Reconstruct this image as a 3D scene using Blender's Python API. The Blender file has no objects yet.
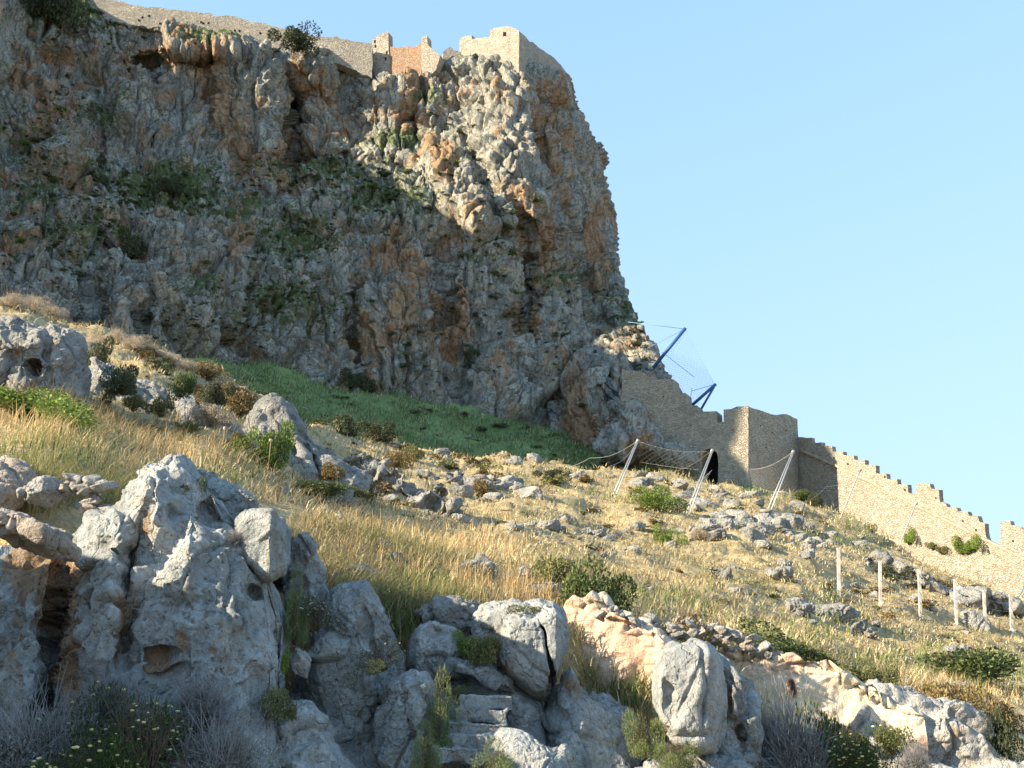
import bpy, math, random
import numpy as np
from mathutils import Vector, Matrix
from mathutils.bvhtree import BVHTree

# ------------------------------------------------------------------ camera, sky, sun, exposure
F = 1100.0; HZ = 690.0
PITCH = math.atan((HZ - 384.0) / F)
EYE = np.array([0.0, 0.0, 1.6])
SC = bpy.context.scene
COL = SC.collection
cam_d = bpy.data.cameras.new('camera'); cam = bpy.data.objects.new('camera', cam_d); COL.objects.link(cam)
cam_d.sensor_width = 36.0; cam_d.lens = 36.0 * F / 1024.0
cam_d.clip_start = 0.05; cam_d.clip_end = 5000.0
cam.location = EYE; cam.rotation_euler = (math.pi / 2 + PITCH, 0, 0)
SC.camera = cam

SUN_EL = math.radians(25.0)
SH = np.array([-0.93, -0.367])                       # horizontal direction towards the sun
SUN = np.array([SH[0] * math.cos(SUN_EL), SH[1] * math.cos(SUN_EL), math.sin(SUN_EL)])
w = bpy.data.worlds.new('World'); SC.world = w; w.use_nodes = True
nt = w.node_tree; bg = nt.nodes['Background']
sky = nt.nodes.new('ShaderNodeTexSky'); sky.sky_type = 'NISHITA'; sky.sun_disc = False
sky.sun_elevation = SUN_EL; sky.sun_rotation = math.atan2(SH[0], SH[1])
sky.air_density = 1.0; sky.dust_density = 0.15; sky.ozone_density = 1.1; sky.altitude = 20
def _vm(op, a, b):
    n = nt.nodes.new('ShaderNodeVectorMath'); n.operation = op
    for k, x in ((0, a), (1, b)):
        if isinstance(x, tuple): n.inputs[k].default_value = x
        else: nt.links.new(x, n.inputs[k])
    return n.outputs[0]
# sky colour compressed and tinted: the pale horizon band is evened out towards the zenith colour
nt.links.new(_vm('MULTIPLY', _vm('DIVIDE', sky.outputs[0], _vm('ADD', _vm('MULTIPLY', sky.outputs[0], (1.25, 1.25, 1.25)), (1, 1, 1))), (2.2, 3.0, 4.0)), bg.inputs[0])
bg.inputs[1].default_value = 0.136
sd = bpy.data.lights.new('sun', 'SUN'); sd.energy = 3.8; sd.angle = math.radians(0.5); sd.color = (1.0, 0.84, 0.62)
so = bpy.data.objects.new('sun', sd); COL.objects.link(so)
so.rotation_euler = Vector(SUN).to_track_quat('Z', 'Y').to_euler()
SC.view_settings.view_transform = 'Standard'; SC.view_settings.look = 'None'
SC.view_settings.exposure = 1.78; SC.view_settings.gamma = 1.0
SC.cycles.max_bounces = 5; SC.cycles.diffuse_bounces = 3; SC.cycles.transparent_max_bounces = 4

# ------------------------------------------------------------------ pixel <-> space
CP, SP = math.cos(PITCH), math.sin(PITCH)
def P(px, py, Y):
    px = np.asarray(px, float); py = np.asarray(py, float); Y = np.asarray(Y, float)
    xc = (px - 512) / F; yc = (384 - py) / F
    dy = CP - yc * SP; dz = SP + yc * CP
    k = Y / dy
    return np.stack([xc * k + 0 * Y, Y + 0 * xc, EYE[2] + dz * k], -1)
def proj(p):
    p = np.asarray(p, float) - EYE
    d = p[..., 1] * CP + p[..., 2] * SP; u = -p[..., 1] * SP + p[..., 2] * CP
    return 512 + F * p[..., 0] / d, 384 - F * u / d
def mpp(Y): return Y / F * 1.02                        # metres per pixel at depth Y

# ------------------------------------------------------------------ noise
def _hash(ix, iy, iz, seed):
    h = (ix.astype(np.int64) * 73856093) ^ (iy.astype(np.int64) * 19349663) ^ (iz.astype(np.int64) * 83492791) ^ (seed * 2654435761)
    h = h & 0xffffffff
    h = ((h ^ (h >> 16)) * 0x45d9f3b) & 0xffffffff
    h = ((h ^ (h >> 16)) * 0x45d9f3b) & 0xffffffff
    return (h ^ (h >> 16)) & 0xffffffff
_G = np.random.default_rng(1).normal(size=(64, 3)); _G /= np.linalg.norm(_G, axis=1)[:, None]
def perlin(p, seed=0):
    i = np.floor(p).astype(np.int64); f = p - i
    u = f * f * f * (f * (f * 6 - 15) + 10)
    out = 0
    for dx in (0, 1):
        wx = u[:, 0] if dx else 1 - u[:, 0]
        for dy in (0, 1):
            wy = u[:, 1] if dy else 1 - u[:, 1]
            for dz in (0, 1):
                wz = u[:, 2] if dz else 1 - u[:, 2]
                g = _G[_hash(i[:, 0] + dx, i[:, 1] + dy, i[:, 2] + dz, seed) & 63]
                out = out + wx * wy * wz * ((f[:, 0] - dx) * g[:, 0] + (f[:, 1] - dy) * g[:, 1] + (f[:, 2] - dz) * g[:, 2])
    return out * 1.6
def fbm(p, octv=4, seed=0, gain=0.5):
    a, s, r = 1.0, 1.0, 0
    for o in range(octv):
        r = r + a * perlin(p * s + 17.3 * o, seed + o); a *= gain; s *= 2.03
    return r
def ridged(p, octv=3, seed=0):
    a, s, r = 1.0, 1.0, 0
    for o in range(octv):
        r = r + a * (1 - 2 * np.abs(perlin(p * s + 9.1 * o, seed + o))); a *= 0.5; s *= 2.1
    return r
def worley(p, seed=0):
    i = np.floor(p).astype(np.int64); n = len(p)
    f1 = np.full(n, 9.0); f2 = np.full(n, 9.0); cid = np.zeros(n)
    for dx in (-1, 0, 1):
        for dy in (-1, 0, 1):
            for dz in (-1, 0, 1):
                c = i + np.array([dx, dy, dz])
                h = _hash(c[:, 0], c[:, 1], c[:, 2], seed)
                q = c + np.stack([(h & 1023) / 1023.0, ((h >> 10) & 1023) / 1023.0, ((h >> 20) & 1023) / 1023.0], -1)
                d = np.sqrt(((q - p) ** 2).sum(1))
                m = d < f1
                f2 = np.where(m, f1, np.minimum(f2, d)); f1 = np.where(m, d, f1)
                cid = np.where(m, (h & 0xffff) / 65535.0, cid)
    return f1, f2, cid
def facets(p, seed=0, soft=0.22):                                  # broken planar faces: each cell has its own level and tilt
    i = np.floor(p).astype(np.int64); n = len(p)
    f1 = np.full(n, 9.0); f2 = np.full(n, 9.0); val = np.zeros(n)
    for dx in (-1, 0, 1):
        for dy in (-1, 0, 1):
            for dz in (-1, 0, 1):
                c = i + np.array([dx, dy, dz]); h = _hash(c[:, 0], c[:, 1], c[:, 2], seed); h2 = _hash(c[:, 0], c[:, 1], c[:, 2], seed + 77)
                o = p - c - np.stack([(h & 1023) / 1023.0, ((h >> 10) & 1023) / 1023.0, ((h >> 20) & 1023) / 1023.0], -1)
                d = np.sqrt((o ** 2).sum(1)); g = _G[h2 & 63]
                v = ((h2 >> 8) & 1023) / 1023.0 - 0.5 + (o * g).sum(1) * 0.9
                m = d < f1
                f2 = np.where(m, f1, np.minimum(f2, d)); f1 = np.where(m, d, f1); val = np.where(m, v, val)
    return val * sstep(-0.02, soft, f2 - f1), f2 - f1
def sstep(a, b, x):
    t = np.clip((x - a) / (b - a), 0, 1); return t * t * (3 - 2 * t)
def rbf(ctrl, scale=100.0, reg=0.02):
    c = np.array(ctrl, float); xy = c[:, :2] / scale; v = c[:, 2]
    n = len(c)
    def ker(d2): return 0.5 * d2 * np.log(d2 + 1e-9)
    A = np.zeros((n + 3, n + 3)); d2 = ((xy[:, None] - xy[None]) ** 2).sum(-1)
    A[:n, :n] = ker(d2) + reg * np.eye(n); A[:n, n] = 1; A[:n, n + 1:] = xy; A[n:, :n] = A[:n, n:].T
    s = np.linalg.solve(A, np.concatenate([v, np.zeros(3)]))
    def ev(x, y):
        sh = np.shape(x); q = np.stack([np.ravel(x), np.ravel(y)], -1) / scale
        out = s[n] + q @ s[n + 1:]
        for k in range(n):
            out = out + s[k] * ker(((q - xy[k]) ** 2).sum(1))
        return out.reshape(sh)
    return ev

# ------------------------------------------------------------------ mesh helpers
def mk_mesh(name, V, faces, smooth=True, col=None):
    V = np.asarray(V, np.float32); faces = np.asarray(faces, np.int32)
    me = bpy.data.meshes.new(name); nf, k = faces.shape
    me.vertices.add(len(V)); me.vertices.foreach_set('co', V.ravel())
    me.loops.add(nf * k); me.loops.foreach_set('vertex_index', faces.ravel())
    me.polygons.add(nf); me.polygons.foreach_set('loop_start', np.arange(0, nf * k, k, dtype=np.int32))
    me.update(calc_edges=True)
    me.polygons.foreach_set('use_smooth', np.full(nf, smooth, bool))
    if col is not None: set_col(me, col)
    return me
def set_col(me, col):
    col = np.asarray(col, np.float32)
    if col.shape[1] == 3: col = np.concatenate([col, np.ones((len(col), 1), np.float32)], 1)
    a = me.attributes.new('mask', 'FLOAT_COLOR', 'POINT'); a.data.foreach_set('color', col.ravel())
def grid_faces(ni, nj, flip=False):
    i, j = np.meshgrid(np.arange(ni - 1), np.arange(nj - 1), indexing='ij')
    a = (i * nj + j).ravel(); f = np.stack([a, a + nj, a + nj + 1, a + 1], -1)
    return f[:, ::-1] if flip else f
def grid_normals(V):
    dx = np.gradient(V, axis=0); dy = np.gradient(V, axis=1)
    n = np.cross(dx, dy); n /= np.linalg.norm(n, axis=-1, keepdims=True) + 1e-12
    return n
def link(name, me, mat=None, parent=None):
    o = bpy.data.objects.new(name, me); COL.objects.link(o)
    if mat is not None and me is not None and not me.materials: me.materials.append(mat)
    if parent is not None: o.parent = parent
    return o
def tag(o, label=None, cat=None, group=None, kind=None):
    if label: o['label'] = label
    if cat: o['category'] = cat
    if group: o['group'] = group
    if kind: o['kind'] = kind
    return o
def structure(name, me, mat): return tag(link(name, me, mat), kind='structure')
def empty(name, loc, label, cat, group=None):
    o = bpy.data.objects.new(name, None); COL.objects.link(o); o.location = loc; o.empty_display_size = 0.2
    return tag(o, label, cat, group)
def copy_tree(o, parent=None):
    c = o.copy(); COL.objects.link(c)
    if parent is not None: c.parent = parent
    for ch in list(o.children): copy_tree(ch, c)
    return c
def mesh_arrays(me):
    n = len(me.vertices); V = np.empty(n * 3, np.float32); me.vertices.foreach_get('co', V)
    N = np.empty(n * 3, np.float32); me.vertices.foreach_get('normal', N)
    return V.reshape(-1, 3).astype(float), N.reshape(-1, 3).astype(float)
def merge(parts):
    Vs, Fs, o = [], [], 0
    for V, Fc in parts:
        Vs.append(V); Fs.append(np.asarray(Fc) + o); o += len(V)
    return np.concatenate(Vs), np.concatenate(Fs)
def box_vf(x0, x1, y0, y1, z0, z1):
    V = np.array([[x, y, z] for x in (x0, x1) for y in (y0, y1) for z in (z0, z1)], float)
    Fc = [[0, 1, 3, 2], [4, 6, 7, 5], [0, 4, 5, 1], [2, 3, 7, 6], [0, 2, 6, 4], [1, 5, 7, 3]]
    return V, np.array(Fc)
def tube_vf(pts, r, n=6):
    pts = np.asarray(pts, float); r = np.broadcast_to(r, (len(pts),)); V = []
    for k, p in enumerate(pts):
        t = pts[min(k + 1, len(pts) - 1)] - pts[max(k - 1, 0)]; t = t / (np.linalg.norm(t) + 1e-9)
        a = np.cross(t, [0.31, 0.17, 0.93] if abs(t[2]) < 0.9 else [1, 0, 0]); a /= np.linalg.norm(a); b = np.cross(t, a)
        for q in range(n):
            th = 2 * math.pi * q / n; V.append(p + r[k] * (math.cos(th) * a + math.sin(th) * b))
    Fc = []
    for k in range(len(pts) - 1):
        for q in range(n):
            Fc.append([k * n + q, k * n + (q + 1) % n, (k + 1) * n + (q + 1) % n, (k + 1) * n + q])
    c0 = len(V); V.append(pts[0]); V.append(pts[-1])
    for q in range(n):
        Fc.append([c0, (q + 1) % n, q, c0]); e = (len(pts) - 1) * n
        Fc.append([c0 + 1, e + q, e + (q + 1) % n, c0 + 1])
    return np.array(V), np.array(Fc)
def fix_quads(name, V, Fc, smooth=True):                # faces given as quads, degenerate quads become triangles
    me = bpy.data.meshes.new(name)
    me.from_pydata([tuple(v) for v in V], [], [tuple(dict.fromkeys(int(i) for i in f)) for f in Fc]); me.update()
    me.polygons.foreach_set('use_smooth', [smooth] * len(me.polygons))
    return me
_ico = {}
def ico(level):
    if level not in _ico:
        import bmesh
        bm = bmesh.new(); bmesh.ops.create_icosphere(bm, subdivisions=level, radius=1.0)
        V = np.array([v.co[:] for v in bm.verts]); Fc = np.array([[v.index for v in f.verts] for f in bm.faces]); bm.free()
        V /= np.linalg.norm(V, axis=1)[:, None]
        _ico[level] = (V, Fc)
    return _ico[level]
def poly_radius(d, seed, n=16, k=14.0, lo=0.72, hi=1.05):   # rounded random convex polyhedron
    r = np.random.default_rng(seed); g = r.normal(size=(n, 3)); g /= np.linalg.norm(g, axis=1)[:, None]
    h = r.uniform(lo, hi, n)
    q = np.maximum(d @ g.T, 0.0) / h
    ax = np.abs(d) / 1.04
    return ((q ** k).sum(1) + (ax ** k).sum(1) + 1e-6) ** (-1.0 / k)
def rotm(ax, ay, az):
    return np.array(Matrix.Rotation(az, 3, 'Z') @ Matrix.Rotation(ay, 3, 'Y') @ Matrix.Rotation(ax, 3, 'X'))
def rock_vf(level, seed, size, rot=(0, 0, 0), n=16, k=14.0, detail=0.05, dscale=2.0, lo=0.72):
    d, Fc = ico(level); r = poly_radius(d, seed, n, k, lo)
    V = d * r[:, None]
    if detail:
        q = V * dscale + seed * 3.1
        V = V * (1 + detail * fbm(q, 4, seed) + detail * 0.6 * ridged(q * 1.7, 2, seed + 5))[:, None]
    V = V * np.asarray(size)
    return V @ rotm(*rot).T, Fc

# ------------------------------------------------------------------ node helper
class NT:
    def __init__(s, name, rough=0.9):
        s.m = bpy.data.materials.new(name); s.m.use_nodes = True; s.t = s.m.node_tree
        s.b = s.t.nodes['Principled BSDF']; s.b.inputs['Roughness'].default_value = rough
        s.b.inputs['Specular IOR Level'].default_value = 0.25
        g = s.t.nodes.new('ShaderNodeNewGeometry'); s.pos = g.outputs['Position']; s.nrm = g.outputs['Normal']
    def put(s, sock, v):
        if isinstance(v, bpy.types.NodeSocket): s.t.links.new(v, sock)
        elif v is not None:
            if hasattr(sock.default_value, '__len__') and len(sock.default_value) == 4 and len(v) == 3: v = tuple(v) + (1,)
            sock.default_value = v
    def node(s, typ, **kw):
        n = s.t.nodes.new(typ)
        for k, v in kw.items(): setattr(n, k, v)
        return n
    def vmul(s, a, v):
        n = s.node('ShaderNodeVectorMath', operation='MULTIPLY'); s.put(n.inputs[0], a); s.put(n.inputs[1], v); return n.outputs[0]
    def vadd(s, a, b):
        n = s.node('ShaderNodeVectorMath', operation='ADD'); s.put(n.inputs[0], a); s.put(n.inputs[1], b); return n.outputs[0]
    def noise(s, vec, scale, detail=4, rough=0.55, dist=0.0, color=False):
        n = s.node('ShaderNodeTexNoise'); s.put(n.inputs['Vector'], vec); n.inputs['Scale'].default_value = scale
        n.inputs['Detail'].default_value = detail; n.inputs['Roughness'].default_value = rough; n.inputs['Distortion'].default_value = dist
        return n.outputs['Color' if color else 'Fac']
    def voro(s, vec, scale, feature='F1', out='Distance', rand=1.0):
        n = s.node('ShaderNodeTexVoronoi', feature=feature); s.put(n.inputs['Vector'], vec); n.inputs['Scale'].default_value = scale
        n.inputs['Randomness'].default_value = rand; return n.outputs[out]
    def math(s, op, a, b=0.0, c=None, clamp=False):
        n = s.node('ShaderNodeMath', operation=op, use_clamp=clamp); s.put(n.inputs[0], a); s.put(n.inputs[1], b)
        if c is not None: s.put(n.inputs[2], c)
        return n.outputs[0]
    def rng(s, v, a, b, c=0.0, d=1.0):
        n = s.node('ShaderNodeMapRange'); n.interpolation_type = 'SMOOTHSTEP'; s.put(n.inputs[0], v)
        for k, x in zip((1, 2, 3, 4), (a, b, c, d)): n.inputs[k].default_value = x
        return n.outputs[0]
    def mix(s, f, a, b, mode='MIX'):
        n = s.node('ShaderNodeMix', data_type='RGBA', blend_type=mode); s.put(n.inputs[0], f); s.put(n.inputs[6], a); s.put(n.inputs[7], b)
        return n.outputs[2]
    def attr(s):
        n = s.node('ShaderNodeAttribute', attribute_name='mask'); q = s.node('ShaderNodeSeparateColor'); s.t.links.new(n.outputs['Color'], q.inputs[0])
        return n.outputs['Color'], q.outputs[0], q.outputs[1], q.outputs[2]
    def bump(s, h, strength=1.0, dist=0.02, prev=None):
        n = s.node('ShaderNodeBump'); s.put(n.inputs['Height'], h); n.inputs['Strength'].default_value = strength; n.inputs['Distance'].default_value = dist
        if prev is not None: s.t.links.new(prev, n.inputs['Normal'])
        return n.outputs[0]
    def done(s, col, nrm=None, rough=None):
        s.put(s.b.inputs['Base Color'], col)
        if nrm is not None: s.t.links.new(nrm, s.b.inputs['Normal'])
        if rough is not None: s.put(s.b.inputs['Roughness'], rough)
        return s.m

def rock_material(name, s, dark, light, pale, orange=(0.44, 0.265, 0.125), brown=(0.21, 0.14, 0.085), green=(0.07, 0.10, 0.035), lichen=(0.09, 0.09, 0.085), lich=0.5, warm=(0.36, 0.30, 0.22), bump=1.0, base_orange=0.0):
    """weathered limestone; s = size in metres of its main mottling; mask: R rust, G plants, B chalky"""
    t = NT(name, 0.92); p = t.vmul(t.pos, (1 / s, 1 / s, 1 / s)); _, R, G, B = t.attr()
    n1 = t.noise(p, 0.8, 6, 0.62); n2 = t.noise(p, 3.1, 6, 0.68, 0.4); n3 = t.noise(p, 11.0, 5, 0.7)
    st = t.noise(t.vmul(p, (2.4, 2.4, 0.3)), 1.0, 5, 0.6, 0.5)
    c = t.mix(t.rng(n1, 0.36, 0.64), dark, light)
    c = t.mix(t.math('MULTIPLY', t.rng(n2, 0.50, 0.66), 0.55), c, pale)
    c = t.mix(t.math('MULTIPLY', t.rng(st, 0.54, 0.70), 0.55), c, warm)
    c = t.mix(t.math('MULTIPLY', t.rng(st, 0.47, 0.32), 0.45), c, dark)
    c = t.mix(t.math('MULTIPLY', t.rng(t.noise(p, 5.5, 6, 0.75), 0.54, 0.64), lich), c, lichen)
    c = t.mix(t.math('MULTIPLY', B, 0.75), c, pale)
    ro = t.math('ADD', R, base_orange)
    of = t.rng(t.math('ADD', ro, t.math('MULTIPLY', t.math('SUBTRACT', t.noise(t.vmul(p, (1.6, 1.6, 0.8)), 1.7, 6, 0.65), 0.5), 1.7)), 0.42, 0.80)
    oc = t.mix(t.rng(n3, 0.4, 0.62), orange, brown)
    oc = t.mix(t.math('MULTIPLY', t.rng(n2, 0.5, 0.7), 0.6), oc, warm)
    c = t.mix(t.math('MULTIPLY', of, 0.9), c, oc)
    pit = t.rng(t.voro(t.vadd(p, t.vmul(t.noise(p, 4.0, 2, color=True), (0.3, 0.3, 0.3))), 7.0), 0.05, 0.22)
    c = t.mix(t.math('MULTIPLY', t.math('SUBTRACT', 1.0, pit), 0.5), c, lichen)
    gf = t.rng(t.math('ADD', G, t.math('MULTIPLY', t.math('SUBTRACT', n2, 0.5), 1.6)), 0.45, 0.72)
    c = t.mix(gf, c, t.mix(t.rng(n3, 0.4, 0.6), green, tuple(0.5 * x for x in green)))
    v = t.rng(n3, 0.25, 0.75, 0.72, 1.2)
    c = t.mix(1.0, c, v, 'MULTIPLY')
    cr = t.voro(t.vadd(t.vmul(p, (1.0, 1.0, 0.6)), t.vmul(t.noise(p, 2.0, 3, color=True), (0.5, 0.5, 0.5))), 1.6, 'DISTANCE_TO_EDGE')
    h = t.math('ADD', t.math('MULTIPLY', n2, 1.6), t.math('MULTIPLY', n3, 0.9))
    h = t.math('ADD', h, t.math('MULTIPLY', pit, 0.30))
    h = t.math('ADD', h, t.math('MULTIPLY', t.rng(cr, 0.0, 0.05), 0.35))
    h = t.math('ADD', h, t.math('MULTIPLY', t.noise(p, 38.0, 3, 0.7), 0.30))
    return t.done(c, t.bump(h, 1.0, 0.11 * s * bump))
# ------------------------------------------------------------------ materials of the land
M_ROCK = rock_material('limestone_near', 0.55, (0.28, 0.30, 0.29), (0.48, 0.505, 0.48), (0.66, 0.66, 0.62), lich=0.5)
M_MID = rock_material('limestone_hillside', 1.1, (0.25, 0.255, 0.235), (0.44, 0.435, 0.40), (0.56, 0.55, 0.50), lich=0.55, base_orange=0.06)
M_PALE = rock_material('limestone_white', 0.5, (0.32, 0.31, 0.28), (0.52, 0.50, 0.45), (0.68, 0.66, 0.60), lich=0.3, base_orange=0.08)
def cliff_material():
    t = NT('limestone_cliff', 0.95); _, R, G, B = t.attr()
    wp = t.vadd(t.pos, t.vmul(t.noise(t.pos, 0.22, 3, color=True), (3.0, 3.0, 3.0)))
    n5 = t.noise(wp, 0.14, 6, 0.62); n1 = t.noise(wp, 0.75, 6, 0.68); nf = t.noise(t.pos, 3.0, 5, 0.72)
    sv = t.noise(t.vmul(wp, (0.55, 0.55, 0.075)), 1.0, 6, 0.62, 0.4); sf = t.noise(t.vmul(wp, (1.6, 1.6, 0.16)), 1.0, 5, 0.6)
    c = t.mix(t.rng(n1, 0.36, 0.62), (0.19, 0.20, 0.18), (0.38, 0.385, 0.335))
    c = t.mix(t.math('MULTIPLY', t.rng(n5, 0.45, 0.62), 0.5), c, (0.42, 0.385, 0.30))
    c = t.mix(t.math('MULTIPLY', t.rng(sv, 0.51, 0.60), 0.75), c, (0.56, 0.52, 0.42))
    c = t.mix(t.math('MULTIPLY', t.rng(sf, 0.47, 0.38), 0.75), c, (0.12, 0.125, 0.11))
    c = t.mix(t.math('MULTIPLY', B, t.rng(sf, 0.35, 0.55)), c, (0.60, 0.57, 0.48))
    on = t.noise(t.vmul(wp, (0.16, 0.16, 0.075)), 1.0, 6, 0.66, 0.3)
    of = t.rng(t.math('ADD', t.math('MULTIPLY', R, 0.36), t.math('ADD', on, t.math('MULTIPLY', t.math('SUBTRACT', n1, 0.5), 0.45))), 0.515, 0.655)
    oc = t.mix(t.rng(sf, 0.40, 0.60), (0.27, 0.14, 0.065), (0.48, 0.275, 0.12)); oc = t.mix(t.math('MULTIPLY', t.rng(nf, 0.5, 0.64), 0.5), oc, (0.52, 0.40, 0.26))
    c = t.mix(t.math('MULTIPLY', of, 0.85), c, oc)
    c = t.mix(t.math('MULTIPLY', t.rng(nf, 0.53, 0.62), 0.55), c, (0.10, 0.10, 0.09))
    c = t.mix(t.math('MULTIPLY', t.rng(nf, 0.46, 0.38), 0.35), c, (0.55, 0.53, 0.46))
    g = t.noise(t.pos, 0.9, 6, 0.75)
    gf = t.rng(t.math('ADD', t.math('MULTIPLY', G, 0.42), g), 0.60, 0.70)
    c = t.mix(gf, c, t.mix(t.rng(nf, 0.42, 0.58), (0.15, 0.19, 0.07), (0.085, 0.11, 0.05)))
    e1 = t.voro(t.vadd(t.vmul(t.pos, (1, 1, 0.28)), t.vmul(t.noise(t.pos, 0.6, 3, color=True), (1.6, 1.6, 1.6))), 0.55, 'DISTANCE_TO_EDGE')
    c = t.mix(t.rng(e1, 0.035, 0.0, 0.0, 0.4), c, (0.10, 0.085, 0.065))
    h = t.math('ADD', t.math('MULTIPLY', n1, 1.5), t.math('ADD', t.math('MULTIPLY', nf, 0.8), t.math('MULTIPLY', t.rng(e1, 0.0, 0.05), 0.28)))
    h = t.math('ADD', h, t.math('MULTIPLY', t.voro(t.pos, 1.3, 'F1'), -0.5))
    return t.done(c, t.bump(h, 1.0, 0.42))
M_CLIFF = cliff_material()
M_SLAB = rock_material('ochre_rock', 0.4, (0.36, 0.30, 0.24), (0.52, 0.45, 0.37), (0.62, 0.56, 0.47), lich=0.2, base_orange=0.16)

def ground_material():
    t = NT('dry_hillside', 0.95); _, R, G, B = t.attr()
    a = t.noise(t.pos, 0.35, 6, 0.65); b = t.noise(t.pos, 2.2, 6, 0.7); d = t.noise(t.pos, 12.0, 4, 0.7)
    c = t.mix(t.rng(b, 0.38, 0.62), (0.38, 0.285, 0.145), (0.56, 0.455, 0.245))
    c = t.mix(t.math('MULTIPLY', t.rng(a, 0.52, 0.66), 0.6), c, (0.20, 0.175, 0.075))
    c = t.mix(t.math('MULTIPLY', t.rng(d, 0.5, 0.66), 0.6), c, (0.20, 0.14, 0.085))
    c = t.mix(t.rng(t.math('ADD', G, t.math('MULTIPLY', t.math('SUBTRACT', b, 0.5), 1.0)), 0.35, 0.7), c, t.mix(t.rng(d, 0.4, 0.6), (0.085, 0.14, 0.04), (0.05, 0.085, 0.025)))
    c = t.mix(t.rng(t.math('ADD', R, t.math('MULTIPLY', t.math('SUBTRACT', b, 0.5), 1.0)), 0.4, 0.7), c, t.mix(t.rng(d, 0.4, 0.6), (0.24, 0.23, 0.20), (0.12, 0.10, 0.075)))
    h = t.math('ADD', b, t.math('MULTIPLY', d, 0.5))
    return t.done(c, t.bump(h, 0.9, 0.16))
M_GROUND = ground_material()
def green_material():
    t = NT('green_slope', 0.95)
    a = t.noise(t.pos, 0.16, 5, 0.65, 0.3); b = t.noise(t.pos, 0.9, 5, 0.7)
    c = t.mix(t.rng(a, 0.38, 0.6), (0.16, 0.22, 0.08), (0.22, 0.29, 0.11))
    c = t.mix(t.math('MULTIPLY', t.rng(b, 0.5, 0.64), 0.6), c, (0.055, 0.085, 0.035))
    return t.done(c, t.bump(b, 1.0, 0.6))
M_GREEN = green_material()

def blobs(px, py, L):
    out = np.zeros(np.shape(px))
    for (x, y, rx, ry, s) in L:
        out = np.maximum(out, s * np.exp(-(((px - x) / rx) ** 2 + ((py - y) / ry) ** 2) * 0.9))
    return out

# ------------------------------------------------------------------ flat land to the horizon
t_ = NT('roadside_earth', 0.95)
M_FLAT = t_.done(t_.mix(t_.rng(t_.noise(t_.pos, 0.6, 6), 0.4, 0.6), (0.22, 0.18, 0.12), (0.33, 0.28, 0.18)))
gx = np.array([[-3000, -3000, -0.35], [3000, -3000, -0.35], [3000, 3000, -0.35], [-3000, 3000, -0.35]], float)
structure('ground', mk_mesh('ground', gx, [[0, 1, 2, 3]], False), M_FLAT)
t_ = NT('asphalt', 0.85)
M_ROAD = t_.done(t_.mix(t_.rng(t_.noise(t_.pos, 60.0, 3), 0.4, 0.6), (0.045, 0.045, 0.045), (0.075, 0.072, 0.07)), t_.bump(t_.noise(t_.pos, 90, 2), 0.6, 0.01))
rv = np.array([[-60, -3.2, 0], [60, -3.2, 0], [60, 3.4, 0], [-60, 3.4, 0], [-60, -3.2, -0.3], [60, -3.2, -0.3], [60, 3.4, -0.3], [-60, 3.4, -0.3]], float)
structure('road', fix_quads('road', rv, [[0, 1, 2, 3], [0, 4, 5, 1], [1, 5, 6, 2], [2, 6, 7, 3], [3, 7, 4, 0]], False), M_ROAD)

# ------------------------------------------------------------------ the dry hillside
HILL = [(-400, 420, 26), (-400, 300, 38), (-400, 560, 15), (-400, 800, 9.5), (-400, 950, 7.2),
        (0, 470, 12.5), (0, 400, 17), (0, 340, 32), (0, 292, 46), (60, 470, 12.3), (200, 470, 14.2), (100, 428, 19.5), (100, 335, 46), (220, 375, 52), (40, 392, 19.5), (100, 400, 22.5), (160, 420, 23.5), (160, 446, 21), (220, 432, 25), (300, 460, 27), (150, 385, 28),
        (0, 560, 11.5), (150, 560, 11.8), (0, 700, 10.6), (150, 700, 10.8), (300, 700, 12.0), (0, 950, 8.3), (300, 950, 9.2), (600, 950, 9.4), (900, 950, 9.6), (1400, 950, 8),
        (250, 480, 20), (300, 540, 14.0), (350, 500, 24), (400, 520, 22), (400, 600, 12.8), (460, 590, 13.4), (500, 540, 21), (560, 600, 13.6), (620, 612, 14.5),
        (450, 700, 12.6), (600, 700, 13.2), (600, 650, 13.8), (700, 633, 15), (750, 700, 14.6), (360, 640, 12.4), (500, 640, 13.0), (800, 650, 19), (900, 690, 21), (880, 740, 16.4), (1010, 720, 23), (1010, 768, 17), (700, 768, 12.8), (450, 768, 11.8), (150, 768, 10.2),
        (600, 560, 27), (700, 580, 30), (800, 600, 34), (838, 597, 40), (920, 617, 40), (1011, 635, 42), (900, 650, 30), (1000, 680, 30),
        (330, 440, 66), (350, 470, 40), (400, 470, 58), (480, 462, 80), (480, 500, 45), (600, 470, 84), (600, 510, 60), (640, 464, 94), (690, 514, 66), (700, 470, 104), (765, 512, 72), (750, 480, 105), (800, 496, 104), (850, 520, 96),
        (900, 552, 88), (930, 575, 70), (960, 585, 76), (1024, 618, 66), (800, 545, 56), (700, 545, 46), (1300, 640, 60), (1300, 760, 24), (1300, 700, 36), (1200, 660, 50)]
_hy = rbf([(a, b, math.log(c)) for a, b, c in HILL], reg=0.25)
HX = [-420, 0, 40, 100, 170, 230, 280, 330, 370, 420, 480, 560, 610, 640, 700, 750, 800, 850, 900, 960, 1024, 1200, 1400]
HR = [255, 291, 304, 334, 358, 378, 408, 432, 441, 449, 457, 464, 469, 472, 481, 489, 500, 522, 548, 578, 604, 640, 670]
NI, NJ, NB = 640, 380, 26
pxs = np.concatenate([np.linspace(-420, -20, 50, endpoint=False), np.linspace(-20, 1044, NI - 90), np.linspace(1050, 1400, 40)])
vv = np.linspace(0, 1, NJ)
rid = np.interp(pxs, HX, HR)
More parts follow.
